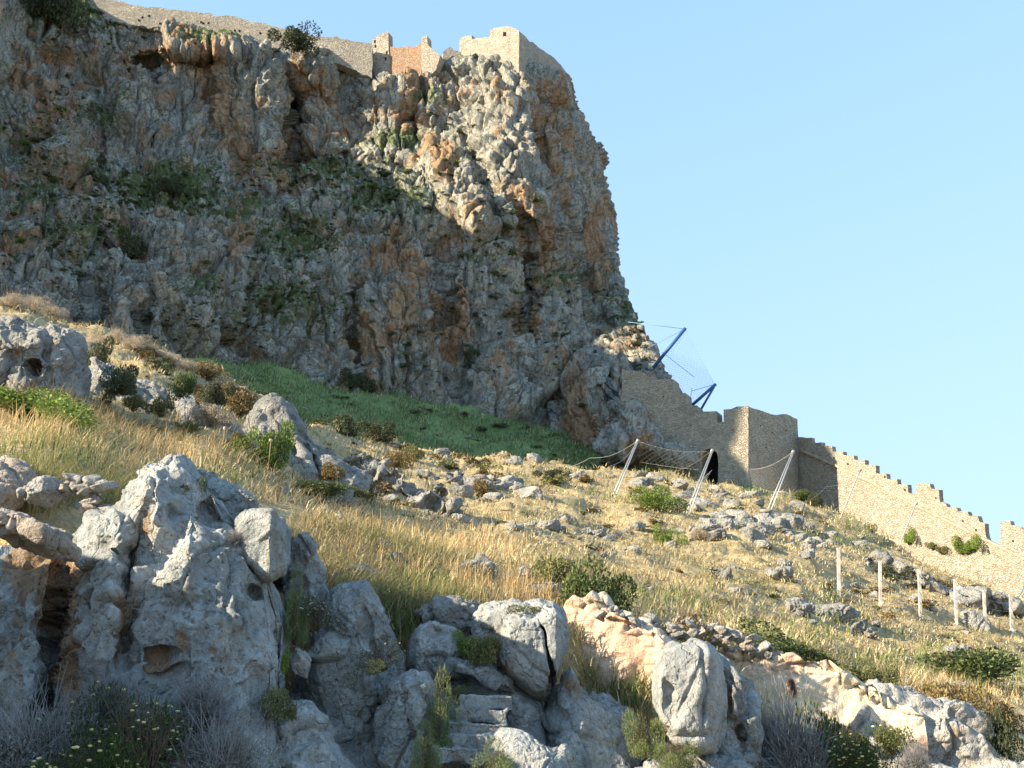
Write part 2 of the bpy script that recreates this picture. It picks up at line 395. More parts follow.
rid = np.convolve(np.pad(rid, 8, 'edge'), np.ones(17) / 17, 'valid')
rid = rid + 2.0 * np.array([math.sin(x * 0.11) + 0.7 * math.sin(x * 0.043 + 1) for x in pxs])
HPX = np.repeat(pxs[:, None], NJ, 1); HPY = 950 + (rid[:, None] - 950) * vv[None, :] ** 0.9
HYY = np.exp(_hy(HPX, HPY))
HYY = np.maximum.accumulate(HYY, axis=1)
HV = P(HPX, HPY, HYY)
back = []                                               # behind the ridge the ground dips away
last = HV[:, -1]; tb = (np.arange(1, NB + 1) / NB) ** 1.3
for t in tb:
    q = last.copy(); q[:, 1] += t * 34; q[:, 0] += t * 34 * last[:, 0] / last[:, 1] * 0.6; q[:, 2] -= t * 9 + 1.2 * min(1, t * 6); back.append(q)
HV = np.concatenate([HV, np.stack(back, 1)], 1)
HPXa = np.concatenate([HPX, np.repeat(pxs[:, None], NB, 1)], 1); HPYa = np.concatenate([HPY, np.repeat(rid[:, None], NB, 1)], 1)
HN = grid_normals(HV); HN[HN[..., 2] < 0] *= -1
fl = HV.reshape(-1, 3)
dist = fl[:, 1]
amp = np.clip(dist / 30, 0.22, 1.5)
lump = fbm(fl / 2.4, 4, 3) * 0.22 * amp + fbm(fl / 9.0, 3, 8) * 0.5 * np.clip(dist / 60, 0.05, 1.0) + fbm(fl / 0.5, 2, 5) * 0.05
fade = np.clip((950 - HPYa.reshape(-1)) / 200, 0.2, 1)
HROCK = blobs(HPXa, HPYa, [(60, 355, 60, 26, 0.8), (200, 400, 120, 40, 0.55), (330, 480, 60, 30, 0.6), (400, 485, 50, 20, 0.4), (520, 497, 50, 10, 0.4), (700, 530, 70, 22, 0.45), (820, 625, 50, 16, 0.4), (950, 600, 80, 16, 0.45), (360, 620, 70, 60, 0.5), (660, 625, 60, 14, 0.8), (150, 640, 190, 110, 0.7), (540, 720, 160, 70, 0.6)])
HGREEN = blobs(HPXa, HPYa, [(60, 440, 40, 12, 0.3), (400, 590, 40, 28, 0.7), (350, 575, 30, 12, 0.45), (440, 660, 20, 40, 0.6), (820, 625, 60, 16, 0.3), (660, 500, 34, 10, 0.4), (780, 480, 70, 12, 0.5), (680, 455, 50, 14, 0.45), (880, 545, 60, 9, 0.5), (860, 668, 80, 12, 0.5), (450, 645, 30, 12, 0.6), (640, 540, 90, 10, 0.25), (480, 440, 60, 10, 0.2), (960, 668, 60, 14, 0.4), (300, 440, 60, 20, 0.3)])
fl = fl + HN.reshape(-1, 3) * (lump * fade)[:, None]
HV = fl.reshape(HV.shape)
NJT = NJ + NB
hill_me = mk_mesh('hillside', fl, grid_faces(NI, NJT), True, np.stack([HROCK.ravel(), HGREEN.ravel(), 0 * HROCK.ravel()], -1))
structure('hillside', hill_me, M_GROUND)
HB = BVHTree.FromPolygons([tuple(v) for v in fl], [tuple(f) for f in grid_faces(NI, NJT).tolist()])
def hit(px, py, tree=None):
    tree = tree or HB
    d = P(px, py, 1.0) - EYE; d /= np.linalg.norm(d)
    h = tree.ray_cast(Vector(EYE), Vector(d), 900)
    if h[0] is None: return None
    return np.array(h[0]), np.array(h[1])

# ------------------------------------------------------------------ the green slope under the cliff
GI, GJ = 260, 90
gpx = np.linspace(-200, 760, GI)
gtop = np.interp(gpx, [-200, 100, 230, 330, 450, 520, 600, 640, 760], [330, 345, 362, 378, 408, 425, 442, 452, 470])
gbot = np.interp(gpx, [-200, 100, 230, 330, 450, 600, 640, 760], [420, 420, 425, 460, 480, 492, 492, 500])
GPX = np.repeat(gpx[:, None], GJ, 1); GPY = gbot[:, None] + (gtop - gbot)[:, None] * np.linspace(0, 1, GJ)[None]
gv = np.linspace(0, 1, GJ)[None]
GY = np.interp(gpx, [-200, 230, 600, 760], [80, 86, 106, 106])[:, None] * (1 - gv) + np.interp(gpx, [-200, 230, 350, 600, 760], [108, 118, 126, 128, 126])[:, None] * gv
GV = P(GPX, GPY, GY); gb = []
for t in np.linspace(0.1, 1, 8):
    q = GV[:, -1].copy(); q[:, 1] += t * 25; q[:, 2] += t * 3; gb.append(q)
GV = np.concatenate([GV, np.stack(gb, 1)], 1); gn = grid_normals(GV); gn[gn[..., 2] < 0] *= -1
gf = GV.reshape(-1, 3); gf = gf + gn.reshape(-1, 3) * (fbm(gf / 6, 4, 21) * 0.9 + fbm(gf / 1.6, 3, 22) * 0.3)[:, None]
GV = gf.reshape(GV.shape)
structure('green_slope', mk_mesh('green_slope', gf, grid_faces(GI, GJ + 8), True), M_GREEN)
GB = BVHTree.FromPolygons([tuple(v) for v in gf], [tuple(f) for f in grid_faces(GI, GJ + 8).tolist()])

# ------------------------------------------------------------------ the cliff
CY = [(-120, -150, 150), (-120, 100, 126), (-120, 200, 116), (-120, 340, 98), (0, -70, 150), (95, 5, 150), (250, 45, 158), (370, 60, 163), (440, 72, 164), (545, 80, 163),
      (0, 120, 138), (150, 120, 146), (290, 120, 157), (370, 125, 159), (450, 130, 156), (535, 130, 155), (0, 220, 119), (150, 220, 124), (290, 220, 134), (400, 220, 138), (500, 220, 140), (560, 220, 149),
      (0, 330, 100), (150, 330, 108), (300, 330, 126), (400, 330, 131), (500, 330, 137), (590, 330, 150), (230, 375, 118), (350, 385, 124), (450, 405, 127), (600, 445, 126),
      (672, 385, 126), (690, 440, 126), (650, 345, 136), (630, 300, 158), (620, 250, 182), (607, 165, 197), (583, 110, 190), (620, 400, 128), (560, 160, 158), (590, 240, 172), (600, 290, 160), (578, 130, 176)]
_cy = rbf(CY)
CI, CJ = 640, 420
cu = np.linspace(0, 1, CI)
pxn = -120 + cu * 740
_ct = lambda x: np.interp(x, [-120, 0, 80, 95, 160, 250, 330, 370, 392, 430, 446, 470, 545, 575, 620], [-62, -42, -20, 12, 26, 42, 54, 66, 74, 62, 54, 60, 66, 78, 90])
RK = ([-300, 30, 80, 110, 165, 210, 260, 300, 320, 345, 378, 420, 480], [548, 560, 570, 581, 603, 612, 619, 625, 634, 648, 668, 688, 700])
ctop = _ct(pxn)
for _ in range(60): ctop = 0.5 * ctop + 0.5 * _ct(-120 + cu * (np.interp(ctop, *RK) + 120))
cbas = np.interp(pxn, [-120, 0, 100, 230, 330, 450, 600, 620], [360, 365, 368, 392, 412, 440, 475, 480])
CPY = ctop[:, None] + (cbas - ctop)[:, None] * np.linspace(0, 1, CJ)[None]
Rr = np.interp(CPY, *RK)
CPX = -120 + cu[:, None] * (Rr + 120)
CYY = _cy(CPX, CPY)
# built-in gullies and buttresses: (px, py, rx, ry, metres towards the camera, tilt)
FEAT = [(292, 120, 9, 75, -9, 0.05), (268, 110, 14, 70, 5, 0), (240, 100, 20, 50, 2.5, 0), (330, 165, 60, 12, -4, -0.5), (200, 50, 45, 12, 4, 0.1), (180, 62, 30, 5, -4, 0.1), (95, 200, 5, 60, -6, 0.08),
        (125, 100, 25, 45, 3, 0), (400, 95, 38, 26, 5, 0), (310, 70, 22, 26, 5, 0), (345, 100, 10, 40, -4, 0), (60, 150, 20, 60, 4, 0.1), (150, 90, 5, 50, -4, 0), (210, 110, 6, 45, -3, 0.05),
        (235, 230, 30, 60, 4, 0.6), (262, 190, 10, 45, -6, 0.7), (405, 310, 26, 60, 6, 0), (360, 330, 8, 60, -4, 0.05), (445, 300, 8, 80, -5, 0.1), (480, 330, 25, 70, 4, 0.1), (530, 300, 8, 110, -7, 0.12),
        (565, 330, 28, 60, 6, 0), (600, 350, 6, 60, -4, 0.1), (520, 120, 30, 40, 4, -0.2), (560, 110, 12, 40, 4, 0), (547, 150, 6, 50, -6, 0.2), (575, 220, 6, 90, -6, 0.2), (600, 250, 6, 80, -4, 0.12), (590, 190, 7, 70, 4, 0.2),
        (450, 190, 22, 60, 3, 0.3), (420, 150, 8, 50, -4, 0.3), (490, 200, 8, 60, -4, 0.3), (30, 60, 25, 50, 4, 0), (10, 190, 25, 60, 3, 0), (115, 290, 22, 40, 4, 0), (90, 300, 6, 40, -5, 0), (140, 300, 8, 40, -4, 0.1), (160, 280, 16, 40, 3, 0), (620, 420, 30, 40, 6, 0)]
bul = np.zeros_like(CYY)
wob = 8 * np.sin(CPY * 0.045) + 5 * np.sin(CPY * 0.11 + CPX * 0.02)
for (x, y, rx, ry, a, tl) in FEAT:
    dx = CPX - x - tl * (CPY - y) + wob * 0.35; dy = CPY - y
    bul = bul + a * np.exp(-np.abs(dx / (rx * 1.25)) ** 1.9 - np.abs(dy / ry) ** 2.4)
CYY = CYY - bul * 0.85
CV = P(CPX, CPY, CYY)
NC, NR = 70, 16
ext = []; lastc = CV[-1]
for t in (np.arange(1, NC + 1) / NC) ** 1.2:
    q = lastc.copy(); q[:, 1] += 60 * t; q[:, 0] += 60 * t * (lastc[:, 0] / lastc[:, 1] - 0.12); q[:, 2] += 0; ext.append(q)
CV = np.concatenate([CV, np.stack(ext, 0)], 0)
topr = []
for t in (np.arange(NR, 0, -1) / NR) ** 1.5:
    q = CV[:, 0].copy(); q[:, 1] += 45 * t; q[:, 0] -= 6 * t; q[:, 2] += 1.0 * t; topr.append(q)
CV = np.concatenate([np.stack(topr, 1), CV], 1)
cpx = np.concatenate([CPX, np.repeat(CPX[-1:], NC, 0)], 0); cpy = np.concatenate([CPY, np.repeat(CPY[-1:], NC, 0)], 0)
cpx = np.concatenate([np.repeat(cpx[:, :1], NR, 1), cpx], 1); cpy = np.concatenate([np.repeat(cpy[:, :1], NR, 1), cpy], 1)
CN = grid_normals(CV); flip = CN[..., 1] > 0.0; CN = np.where((CN[:1, :1, 1:2] * 0 + (CN[CI // 2, CJ // 2, 1] > 0)), -CN, CN)
cf = CV.reshape(-1, 3); cn = CN.reshape(-1, 3); px_, py_ = cpx.ravel(), cpy.ravel()
talus = blobs(px_, py_, [(60, 250, 110, 60, 1), (200, 190, 110, 45, 0.9), (330, 190, 90, 50, 0.9), (300, 300, 80, 60, 0.9), (430, 200, 50, 50, 0.3), (40, 30, 60, 25, 0.8), (500, 200, 40, 40, 0.2), (640, 340, 30, 40, 0.8), (450, 110, 30, 12, 0.3)])
wv = np.stack([fbm(cf / 9, 3, 31), fbm(cf / 9, 3, 32), fbm(cf / 9, 3, 33)], -1)
q = cf + wv * 1.1
rough = 0.3 + 0.9 * talus
v_, e_ = facets(q / np.array([8, 8, 19]), 4, 0.08); big = v_ * 3.3 * (1 - 0.4 * talus) - 1.5 * (1 - sstep(0.0, 0.12, e_)) * (1 - 0.5 * talus)
big = big * (1 - 0.5 * blobs(px_, py_, [(480, 130, 80, 90, 1.0), (220, 100, 120, 60, .5)]))
v_, e_ = facets((cf + wv) / np.array([3.4, 3.4, 6.5]), 5, 0.08); mid = v_ * 1.1 * (0.4 + 0.7 * talus) - 0.55 * (1 - sstep(0.0, 0.10, e_))
v_, e_ = facets((cf + wv * .5) / np.array([1.5, 1.5, 2.4]), 6, 0.10); sml = v_ * 0.55 * (0.4 + 0.7 * talus) - 0.25 * (1 - sstep(0.0, 0.15, e_))
f1, f2, ci = worley((cf + wv) / np.array([2.6, 2.6, 2.8]), 16); sml += (0.6 - f1) * 0.75 * talus
col_ = ridged(cf / np.array([5, 5, 34]), 3, 9) * 0.9 * (1 - 0.8 * talus) + ridged(cf / np.array([1.6, 1.6, 14]), 2, 19) * 0.28 * (1 - 0.8 * talus)
crk = np.exp(-(np.abs(perlin((cf + wv * 1.5) / np.array([5.5, 5.5, 30]), 51)) / 0.035) ** 1.5) * 1.5 + np.exp(-(np.abs(perlin((cf + wv) / np.array([9, 9, 3.2]), 52)) / 0.03) ** 1.5) * 0.5
col_ = col_ - crk
disp = big + mid + sml + col_ + fbm(cf / 8, 4, 10) * 0.6
disp = disp - disp.mean()
keep = np.ones(CV.shape[:2]); keep[CI:] = np.linspace(0.6, 0.3, NC)[:, None]; keep[CI - 25:CI] *= np.linspace(1, 0.6, 25)[:, None]; keep[:, :NR] *= np.linspace(0.2, 0.5, NR)[None]; keep[:, NR:NR + 20] *= np.linspace(0.5, 1.0, 20)[None]
v_, e_ = facets(cf / np.array([.8, .8, 1.1]), 66); disp += v_ * 0.22
cf = cf + cn * (disp * keep.ravel())[:, None]
cnoise = fbm(cf / 6, 3, 41)
cR = 0.8 * blobs(px_, py_, [(150, 55, 70, 16, .45), (230, 125, 22, 26, .75), (255, 165, 16, 20, .7), (165, 105, 8, 14, .6), (80, 140, 14, 22, .6), (15, 70, 22, 40, .45), (390, 118, 28, 14, .6), (310, 90, 22, 30, .35), (290, 150, 10, 26, .7), (405, 290, 20, 50, .42), (395, 265, 30, 14, .5), (355, 345, 30, 18, .5), (445, 165, 14, 18, .75),
                      (490, 370, 16, 40, .5), (580, 430, 20, 22, .85), (455, 320, 20, 22, .7), (550, 240, 10, 60, .42), (565, 150, 10, 30, .5), (600, 250, 10, 60, .55), (545, 100, 10, 30, .5), (75, 210, 16, 30, .45), (105, 300, 8, 26, .6), (240, 240, 14, 34, .45), (10, 240, 20, 30, .45), (570, 60, 20, 50, .2), (520, 440, 40, 14, .35)])
cG = blobs(px_, py_, [(60, 15, 60, 20, .5), (30, 140, 40, 30, .3), (105, 110, 22, 12, .5), (40, 190, 30, 18, .5), (170, 185, 60, 22, .55), (95, 170, 20, 20, .4), (80, 235, 60, 22, .35), (230, 210, 40, 14, .45), (320, 170, 60, 14, .5), (380, 200, 60, 26, .45), (300, 235, 50, 22, .45), (290, 300, 60, 30, .4), (200, 290, 30, 20, .35), (400, 140, 40, 8, .5), (430, 100, 20, 8, .4), (480, 250, 30, 10, .3), (630, 310, 14, 14, .5), (560, 280, 40, 20, .3), (210, 40, 40, 6, .5)])
cB = np.clip(blobs(px_, py_, [(370, 300, 16, 50, .45), (345, 290, 8, 50, .4), (530, 130, 40, 50, .3), (470, 210, 50, 90, .28), (220, 115, 8, 40, .35), (500, 400, 20, 30, .3)]), 0, 1)
nz = grid_normals(cf.reshape(CV.shape))[..., 2]; nz = (nz * np.sign(nz.mean())).ravel()
cG = cG * 1.15 + 0.35 * sstep(0.45, 0.85, nz) * (px_ < 640)
cliff_me = mk_mesh('cliff', cf, grid_faces(CI + NC, CJ + NR, True), True, np.stack([cR, cG, cB], -1))
structure('cliff', cliff_me, M_CLIFF)
CB = BVHTree.FromPolygons([tuple(v) for v in cf], [tuple(f) for f in grid_faces(CI + NC, CJ + NR).tolist()])

# the rest of the massif, out of frame: it comes forward on the sunny side and shades the foot of the cliff
foot = np.array([(-70, 150), (-71, 134), (-73, 111), (-74, 94), (-75, 71.2), (-86, 68), (-112, 64), (-150, 84), (-210, 110), (-260, 170)], float)
tops = np.array([104, 107, 97, 89, 89, 92, 98, 104, 110, 112], float)
s_ = np.linspace(0, len(foot) - 1, 200); fx = np.interp(s_, range(10), foot[:, 0]); fy = np.interp(s_, range(10), foot[:, 1]); fz = np.interp(s_, range(10), tops)
rows = []
for k in range(90):
    u = k / 89; rows.append(np.stack([fx - 4 * u ** 1.3, fy + 1 * u, -2 + (fz + 2) * u], -1))
for k in range(1, 9): rows.append(np.stack([fx - 4 - 10 * k, fy + 1 + 9 * k, fz + 0.5 * k], -1))
SV = np.stack(rows, 1); sf = SV.reshape(-1, 3); sn = grid_normals(SV); sn = sn * np.sign(sn[100, 40, 0]) ; sn = sn.reshape(-1, 3)
f1, f2, ci = worley(sf / np.array([8, 8, 14.]), 14)
sf = sf + sn * ((ci - 0.5) * 4 + fbm(sf / 7, 4, 3) * 2.2 - 2 * (1 - sstep(0, .14, f2 - f1)))[:, None]
structure('rock_massif', mk_mesh('rock_massif', sf, grid_faces(200, 98), True, np.full((len(sf), 3), 0.15)), M_CLIFF)
# ------------------------------------------------------------------ rocks of the foreground
def blob(px, py, Y, rx, ry, rz=None, roll=0.0, seed=1, n=14, k=12.0, yaw=0.0, lo=0.7, tilt=0.0):
    m = mpp(Y); c = P(px, py, Y); rz = (rx + ry) * 0.5 * m if rz is None else rz
    V, Fc = rock_vf(4, seed, (rx * m, rz, ry * m), (tilt, roll, yaw), n, k, 0.03, 1.5, lo)
    return V + c, Fc
def block(px, py, Y, w, h, dep, yaw=0.0, roll=0.0, tilt=0.0):            # a squared stone, sizes in metres
    V, Fc = box_vf(-w / 2, w / 2, -dep / 2, dep / 2, -h / 2, h / 2)
    return V @ rotm(tilt, roll, yaw).T + P(px, py, Y), Fc
def fuse(parts, voxel, smooth=2):
    allV, allF = [], []; o = 0
    for V, Fc in parts:
        allV += [tuple(v) for v in V]; allF += [[int(i) + o for i in f] for f in Fc]; o += len(V)
    me = bpy.data.meshes.new('tmp'); me.from_pydata(allV, [], allF); me.update()
    ob = bpy.data.objects.new('tmp', me); COL.objects.link(ob)
    m = ob.modifiers.new('r', 'REMESH'); m.mode = 'VOXEL'; m.voxel_size = voxel
    if smooth:
        m2 = ob.modifiers.new('s', 'SMOOTH'); m2.factor = 0.5; m2.iterations = smooth
    dg = bpy.context.evaluated_depsgraph_get(); out = bpy.data.meshes.new_from_object(ob.evaluated_get(dg))
    bpy.data.objects.remove(ob); bpy.data.meshes.remove(me)
    return out
def wear(V, s, crack=1.0, karst=1.0, seed=0, bias=0.035):
    wv = np.stack([fbm(V / s * 0.9, 2, seed + 1), fbm(V / s * 0.9, 2, seed + 2), fbm(V / s * 0.9, 2, seed + 3)], -1)
    q = V + wv * 0.28 * s
    d = fbm(V / (1.1 * s), 5, seed, 0.52) * 0.085 * s
    v_, e_ = facets(q / (np.array([0.70, 0.70, 0.9]) * s), seed + 7)
    d += v_ * 0.17 * s - crack * 0.06 * s * (1 - sstep(0.0, 0.09, e_)) * (v_ < 0.1)
    v_, e_ = facets(q / (0.25 * s), seed + 9); d += v_ * 0.035 * s
    f1, f2, ci = worley(q / (0.24 * s), seed + 8)
    d += (0.55 - f1) * 0.035 * s + (ci - 0.5) * 0.02 * s
    d -= karst * 0.035 * s * np.clip(-perlin(V / np.array([0.10, 0.10, 0.45]) / s, seed + 11), 0, 1) * 2 * sstep(-0.1, 0.3, fbm(V / (1.6 * s), 2, seed + 12))
    pit = fbm(V / (0.075 * s), 2, seed + 13)
    d -= karst * 0.028 * s * sstep(0.28, 0.6, pit)
    return d - bias * s
def weather(me, s, a=1.0, crack=1.0, karst=1.0, seed=0):
    V, N = mesh_arrays(me)
    V = V + N * (wear(V, s, crack, karst, seed) * a)[:, None]
    me.vertices.foreach_set('co', V.astype(np.float32).ravel()); me.update()
    me.polygons.foreach_set('use_smooth', np.ones(len(me.polygons), bool))
    return V, N
def spots(V, L):                                        # stains: (px, py, Y, rx, ry, strength) as soft balls in space
    out = np.zeros(len(V))
    for (x, y, Y, rx, ry, st) in L:
        c = P(x, y, Y); m = mpp(Y) * 1.35
        d = (V - c) / np.array([rx * m, 1.1, ry * m]); out = np.maximum(out, st * np.exp(-(d ** 2).sum(1) * 0.8))
    return out
def rock_mass(name, parts, voxel, s, label, cat, mat, a=1.0, rust=(), plants=(), chalk_and_sun=(), crack=1.0, karst=1.0, seed=0, group=None, smooth=2):
    me = fuse(parts, voxel, smooth); V, N = weather(me, s, a, crack, karst, seed); me.name = name
    if group:                                           # stones that do not touch become things of their own
        nf = len(me.polygons); fq = np.empty(nf * 4, np.int32); me.loops.foreach_get('vertex_index', fq); fq = fq.reshape(-1, 4); lab_ = np.arange(len(V))
        while True:
            mn = lab_[fq].min(1); new = lab_.copy(); np.minimum.at(new, fq.ravel(), np.repeat(mn, 4)); new = new[new]
            if (new == lab_).all(): break
            lab_ = new
        ids, cnt = np.unique(lab_, return_counts=True); objs = []
        for i_ in ids[np.argsort(-cnt)][:8]:
            if (lab_ == i_).sum() < 60: continue
            idx = np.where(lab_ == i_)[0]; re = -np.ones(len(V), int); re[idx] = np.arange(len(idx)); fs = fq[lab_[fq[:, 0]] == i_]
            v_ = V[idx]; m2 = mk_mesh(name, v_, re[fs], True, np.stack([spots(v_, rust), spots(v_, plants), spots(v_, chalk_and_sun) + 0.1], -1))
            objs.append(tag(link(name, m2, mat), label, cat, group if cnt.size > 1 else None))
        return objs
    _, N = mesh_arrays(me)
    set_col(me, np.stack([spots(V, rust), spots(V, plants), spots(V, chalk_and_sun) + 0.25 * np.clip(N[:, 2], 0, 1)], -1))
    return tag(link(name, me, mat), label, cat, group)


def feat(PX, PY, L, wob=3.0):                           # carved and raised features: (px, py, rx, ry, metres towards the eye, tilt)
    o = np.zeros_like(PX); wv_ = wob * (np.sin(PY * 0.09) + 0.6 * np.sin(PY * 0.23 + PX * 0.05))
    for (x, y, rx, ry, a, tl) in L:
        o = o + a * np.exp(-np.abs((PX - x - tl * (PY - y) + wv_ * min(1, rx / 10)) / rx) ** 2.4 - np.abs((PY - y) / ry) ** 2.8)
    return o
def crack_line(PX, PY, pts, hw, depth):
    pts = np.array(pts, float); x = np.interp(PY, pts[:, 1], pts[:, 0]); ins = (PY > pts[0, 1]) & (PY < pts[-1, 1])
    h_ = hw * np.interp(PY, [pts[0, 1], pts[0, 1] + 8, pts[-1, 1]], [0.3, 1, 1.5])
    return -depth * np.exp(-((PX - x) / h_) ** 4) * ins
def pxmask(PX, PY, L): return blobs(PX, PY, L)
def relief_rock(name, top, bot, Y, D, s, label, cat, mat, fold=None, feats=(), crackl=None, rust=(), plants=(), chalk_and_sun=(), a=1.0, karst=1.0, crack=1.0, seed=0, lean=0.0, n=4.0, back=0.8, group=None, pw=0.42):
    """a closed rock: front and back shells meeting along its outline, at its own distance and with real thickness"""
    top = np.array(top, float); bot = np.array(bot, float); L, R = top[0, 0], top[-1, 0]
    ht = (bot[:, 1].mean() - top[:, 1].mean()); nu = int(min(420, (R - L) * 1.35 + 30)); nv = int(min(420, ht * 1.35 + 30))
    u = -np.cos(np.linspace(0, math.pi, nu)) * 0.55 + np.linspace(-1, 1, nu) * 0.45; v = -np.cos(np.linspace(0, math.pi, nv)) * 0.55 + np.linspace(-1, 1, nv) * 0.45
    U, W = np.meshgrid(u, v, indexing='ij'); X = L + (R - L) * (U + 1) / 2
    tp = np.interp(X, top[:, 0], top[:, 1]); bt = np.interp(X, bot[:, 0], bot[:, 1]); Yp = tp + (bt - tp) * (W + 1) / 2
    prof = ((1 - np.abs(U) ** n) * (1 - np.abs(W) ** n)).clip(0, 1) ** pw
    m = mpp(Y); f = np.zeros_like(X)
    if fold: f = fold[1] * np.maximum(0, fold[0] - X) + fold[2] * np.maximum(0, X - fold[0])
    base = Y + f + lean * (bt.mean() - Yp) * m
    ff = feat(X, Yp, feats) if feats else 0
    if crackl: ff = ff + crack_line(X, Yp, *crackl)
    Vf = P(X, Yp, base - D * prof - ff * np.minimum(1, prof * 1.6)); Vb = P(X, Yp, base + D * back * prof)
    nf = grid_normals(Vf); nf *= -np.sign(nf[nu // 2, nv // 2, 1]); nb = grid_normals(Vb); nb *= np.sign(nb[nu // 2, nv // 2, 1])
    edge = np.minimum(1, prof * 3)[..., None]; rad = (Vf - Vf.mean((0, 1))); rad /= np.linalg.norm(rad, axis=-1, keepdims=True); rad[..., 1] = 0
    nf = nf * edge + rad * (1 - edge); nb = nb * edge + rad * (1 - edge)
    out = []
    for Vx, Nx in ((Vf, nf), (Vb, nb)):
        q = Vx.reshape(-1, 3); out.append(q + Nx.reshape(-1, 3) * (wear(Vf.reshape(-1, 3) if Vx is Vf else q * edge.reshape(-1, 1) + Vf.reshape(-1, 3) * (1 - edge.reshape(-1, 1)), s, crack, karst, seed, -0.01) * a * 0.8)[:, None])
    V, Fc = merge([(out[0], grid_faces(nu, nv)), (out[1], grid_faces(nu, nv, True))])
    XX, YY = X.ravel(), Yp.ravel(); mk = np.stack([pxmask(XX, YY, rust), pxmask(XX, YY, plants), pxmask(XX, YY, chalk_and_sun)], -1); mk = np.concatenate([mk, mk])
    me = mk_mesh(name, V, Fc, True, mk)
    import bmesh
    bm = bmesh.new(); bm.from_mesh(me); bmesh.ops.remove_doubles(bm, verts=bm.verts, dist=1e-4); bmesh.ops.recalc_face_normals(bm, faces=bm.faces); bm.to_mesh(me); bm.free()
    return tag(link(name, me, mat), label, cat, group)

# the big crag: a relief with its own top and flank
KI, KJ, KN, KR = 430, 470, 40, 24
ku = np.linspace(0, 1, KI); kpn = -110 + ku * 400
_kt = lambda x: np.interp(x, [-110, -10, 40, 66, 76, 90, 104, 116, 122, 130, 142, 172, 182, 192, 204, 220, 236, 262, 290], [548, 548, 553, 552, 530, 515, 512, 505, 484, 466, 457, 455, 463, 478, 482, 490, 510, 560, 600])
KRK = ([440, 456, 480, 510, 540, 580, 620, 660, 700, 740, 800, 880], [184, 188, 206, 234, 260, 276, 287, 289, 285, 290, 305, 330])
ktop = _kt(kpn)
for _ in range(80): ktop = 0.6 * ktop + 0.4 * _kt(-110 + ku * (np.interp(ktop, *KRK) + 110))
KPY = ktop[:, None] + (880 - ktop)[:, None] * np.linspace(0, 1, KJ)[None]
KRr = np.interp(KPY, *KRK)
KPX = -110 + ku[:, None] * (KRr + 110)
rt = (KRr - KPX)
KYY = 9.15 + 0.0033 * (720 - KPY) + 0.0022 * np.maximum(0, 120 - KPX) + 0.0035 * np.maximum(0, KPX - 190) + 0.75 * (1 - np.sqrt(1 - np.clip(1 - rt / 46, 0, 0.995) ** 2)) + 0.45 * (1 - np.sqrt(1 - np.clip(1 - (KPY - ktop[:, None]) / 26, 0, 0.99) ** 2))
KF = [(50, 650, 6, 100, -0.8, -0.12), (68, 630, 14, 80, -0.28, -0.12), (22, 560, 46, 22, -0.55, 0), (10, 660, 30, 120, .18, 0), (128, 600, 6, 80, -0.30, -0.06), (140, 540, 7, 36, -0.22, -0.2), (112, 560, 14, 60, .12, 0), (100, 640, 22, 70, .12, 0.0), (108, 545, 14, 22, .10, 0),
      (150, 495, 22, 34, .22, .1), (190, 545, 26, 40, .14, -.3), (200, 620, 40, 70, .16, 0), (160, 652, 13, 5, -.10, 0.2), (176, 520, 6, 30, -.16, -.4), (228, 540, 14, 24, .10, -.3), (215, 510, 8, 16, -.14, -.3), (255, 592, 5, 6, -.2, 0), (240, 640, 26, 60, .08, 0), (270, 660, 14, 50, .12, 0), (262, 700, 12, 30, -.16, 0),
      (120, 615, 5, 30, -.16, 0), (85, 600, 5, 30, -.15, .1), (230, 740, 40, 30, .2, 0)]
KYY = KYY - feat(KPX, KPY, KF)
KV = P(KPX, KPY, KYY); lst = KV[-1]; ex = []
for t in (np.arange(1, KN + 1) / KN): ex.append(lst + np.stack([1.6 * t * (lst[:, 0] / lst[:, 1] - 0.10), np.full(KJ, 1.6 * t), np.zeros(KJ)], -1))
KV = np.concatenate([KV, np.stack(ex, 0)], 0); tp_ = []
for t in np.arange(KR, 0, -1) / KR: q = KV[:, 0].copy(); q[:, 1] += 1.3 * t; q[:, 2] -= 0.25 * t * t - 0.10 * t; tp_.append(q)
KV = np.concatenate([np.stack(tp_, 1), KV], 1); kn_ = grid_normals(KV); kn_ *= -np.sign(kn_[KI // 2, KJ // 2, 1]); kf = KV.reshape(-1, 3)
kw = np.ones(KV.shape[:2]); kw[KI - 14:] = 0.35; kw[KI - 34:KI - 14] = np.linspace(1, .35, 20)[:, None]; kd = (wear(kf, 1.0, 0.8, 1.15, 2) * 0.88 + 0.05 * fbm(kf / 0.28, 3, 77)) * kw.ravel()
kf = kf + kn_.reshape(-1, 3) * kd[:, None]
ext2 = lambda A: np.concatenate([np.repeat(np.concatenate([A, np.repeat(A[-1:], KN, 0)], 0)[:, :1], KR, 1), np.concatenate([A, np.repeat(A[-1:], KN, 0)], 0)], 1).ravel()
kx, ky = ext2(KPX), ext2(KPY)
kR = pxmask(kx, ky, [(58, 600, 22, 50, 1.2), (66, 660, 16, 60, 1.1), (40, 570, 50, 22, 1.15), (5, 640, 26, 110, .62), (0, 720, 30, 50, .6), (95, 690, 16, 46, .55), (108, 640, 10, 50, .5), (118, 625, 7, 50, .95), (132, 590, 6, 60, .7), (150, 655, 12, 9, 1.1), (165, 660, 14, 6, .9), (180, 640, 9, 14, .95), (188, 655, 8, 8, .8), (213, 648, 9, 7, .85), (200, 622, 8, 6, .5), (268, 690, 6, 16, .6), (145, 530, 8, 30, .55), (92, 575, 14, 20, .45), (170, 600, 20, 30, .2)])
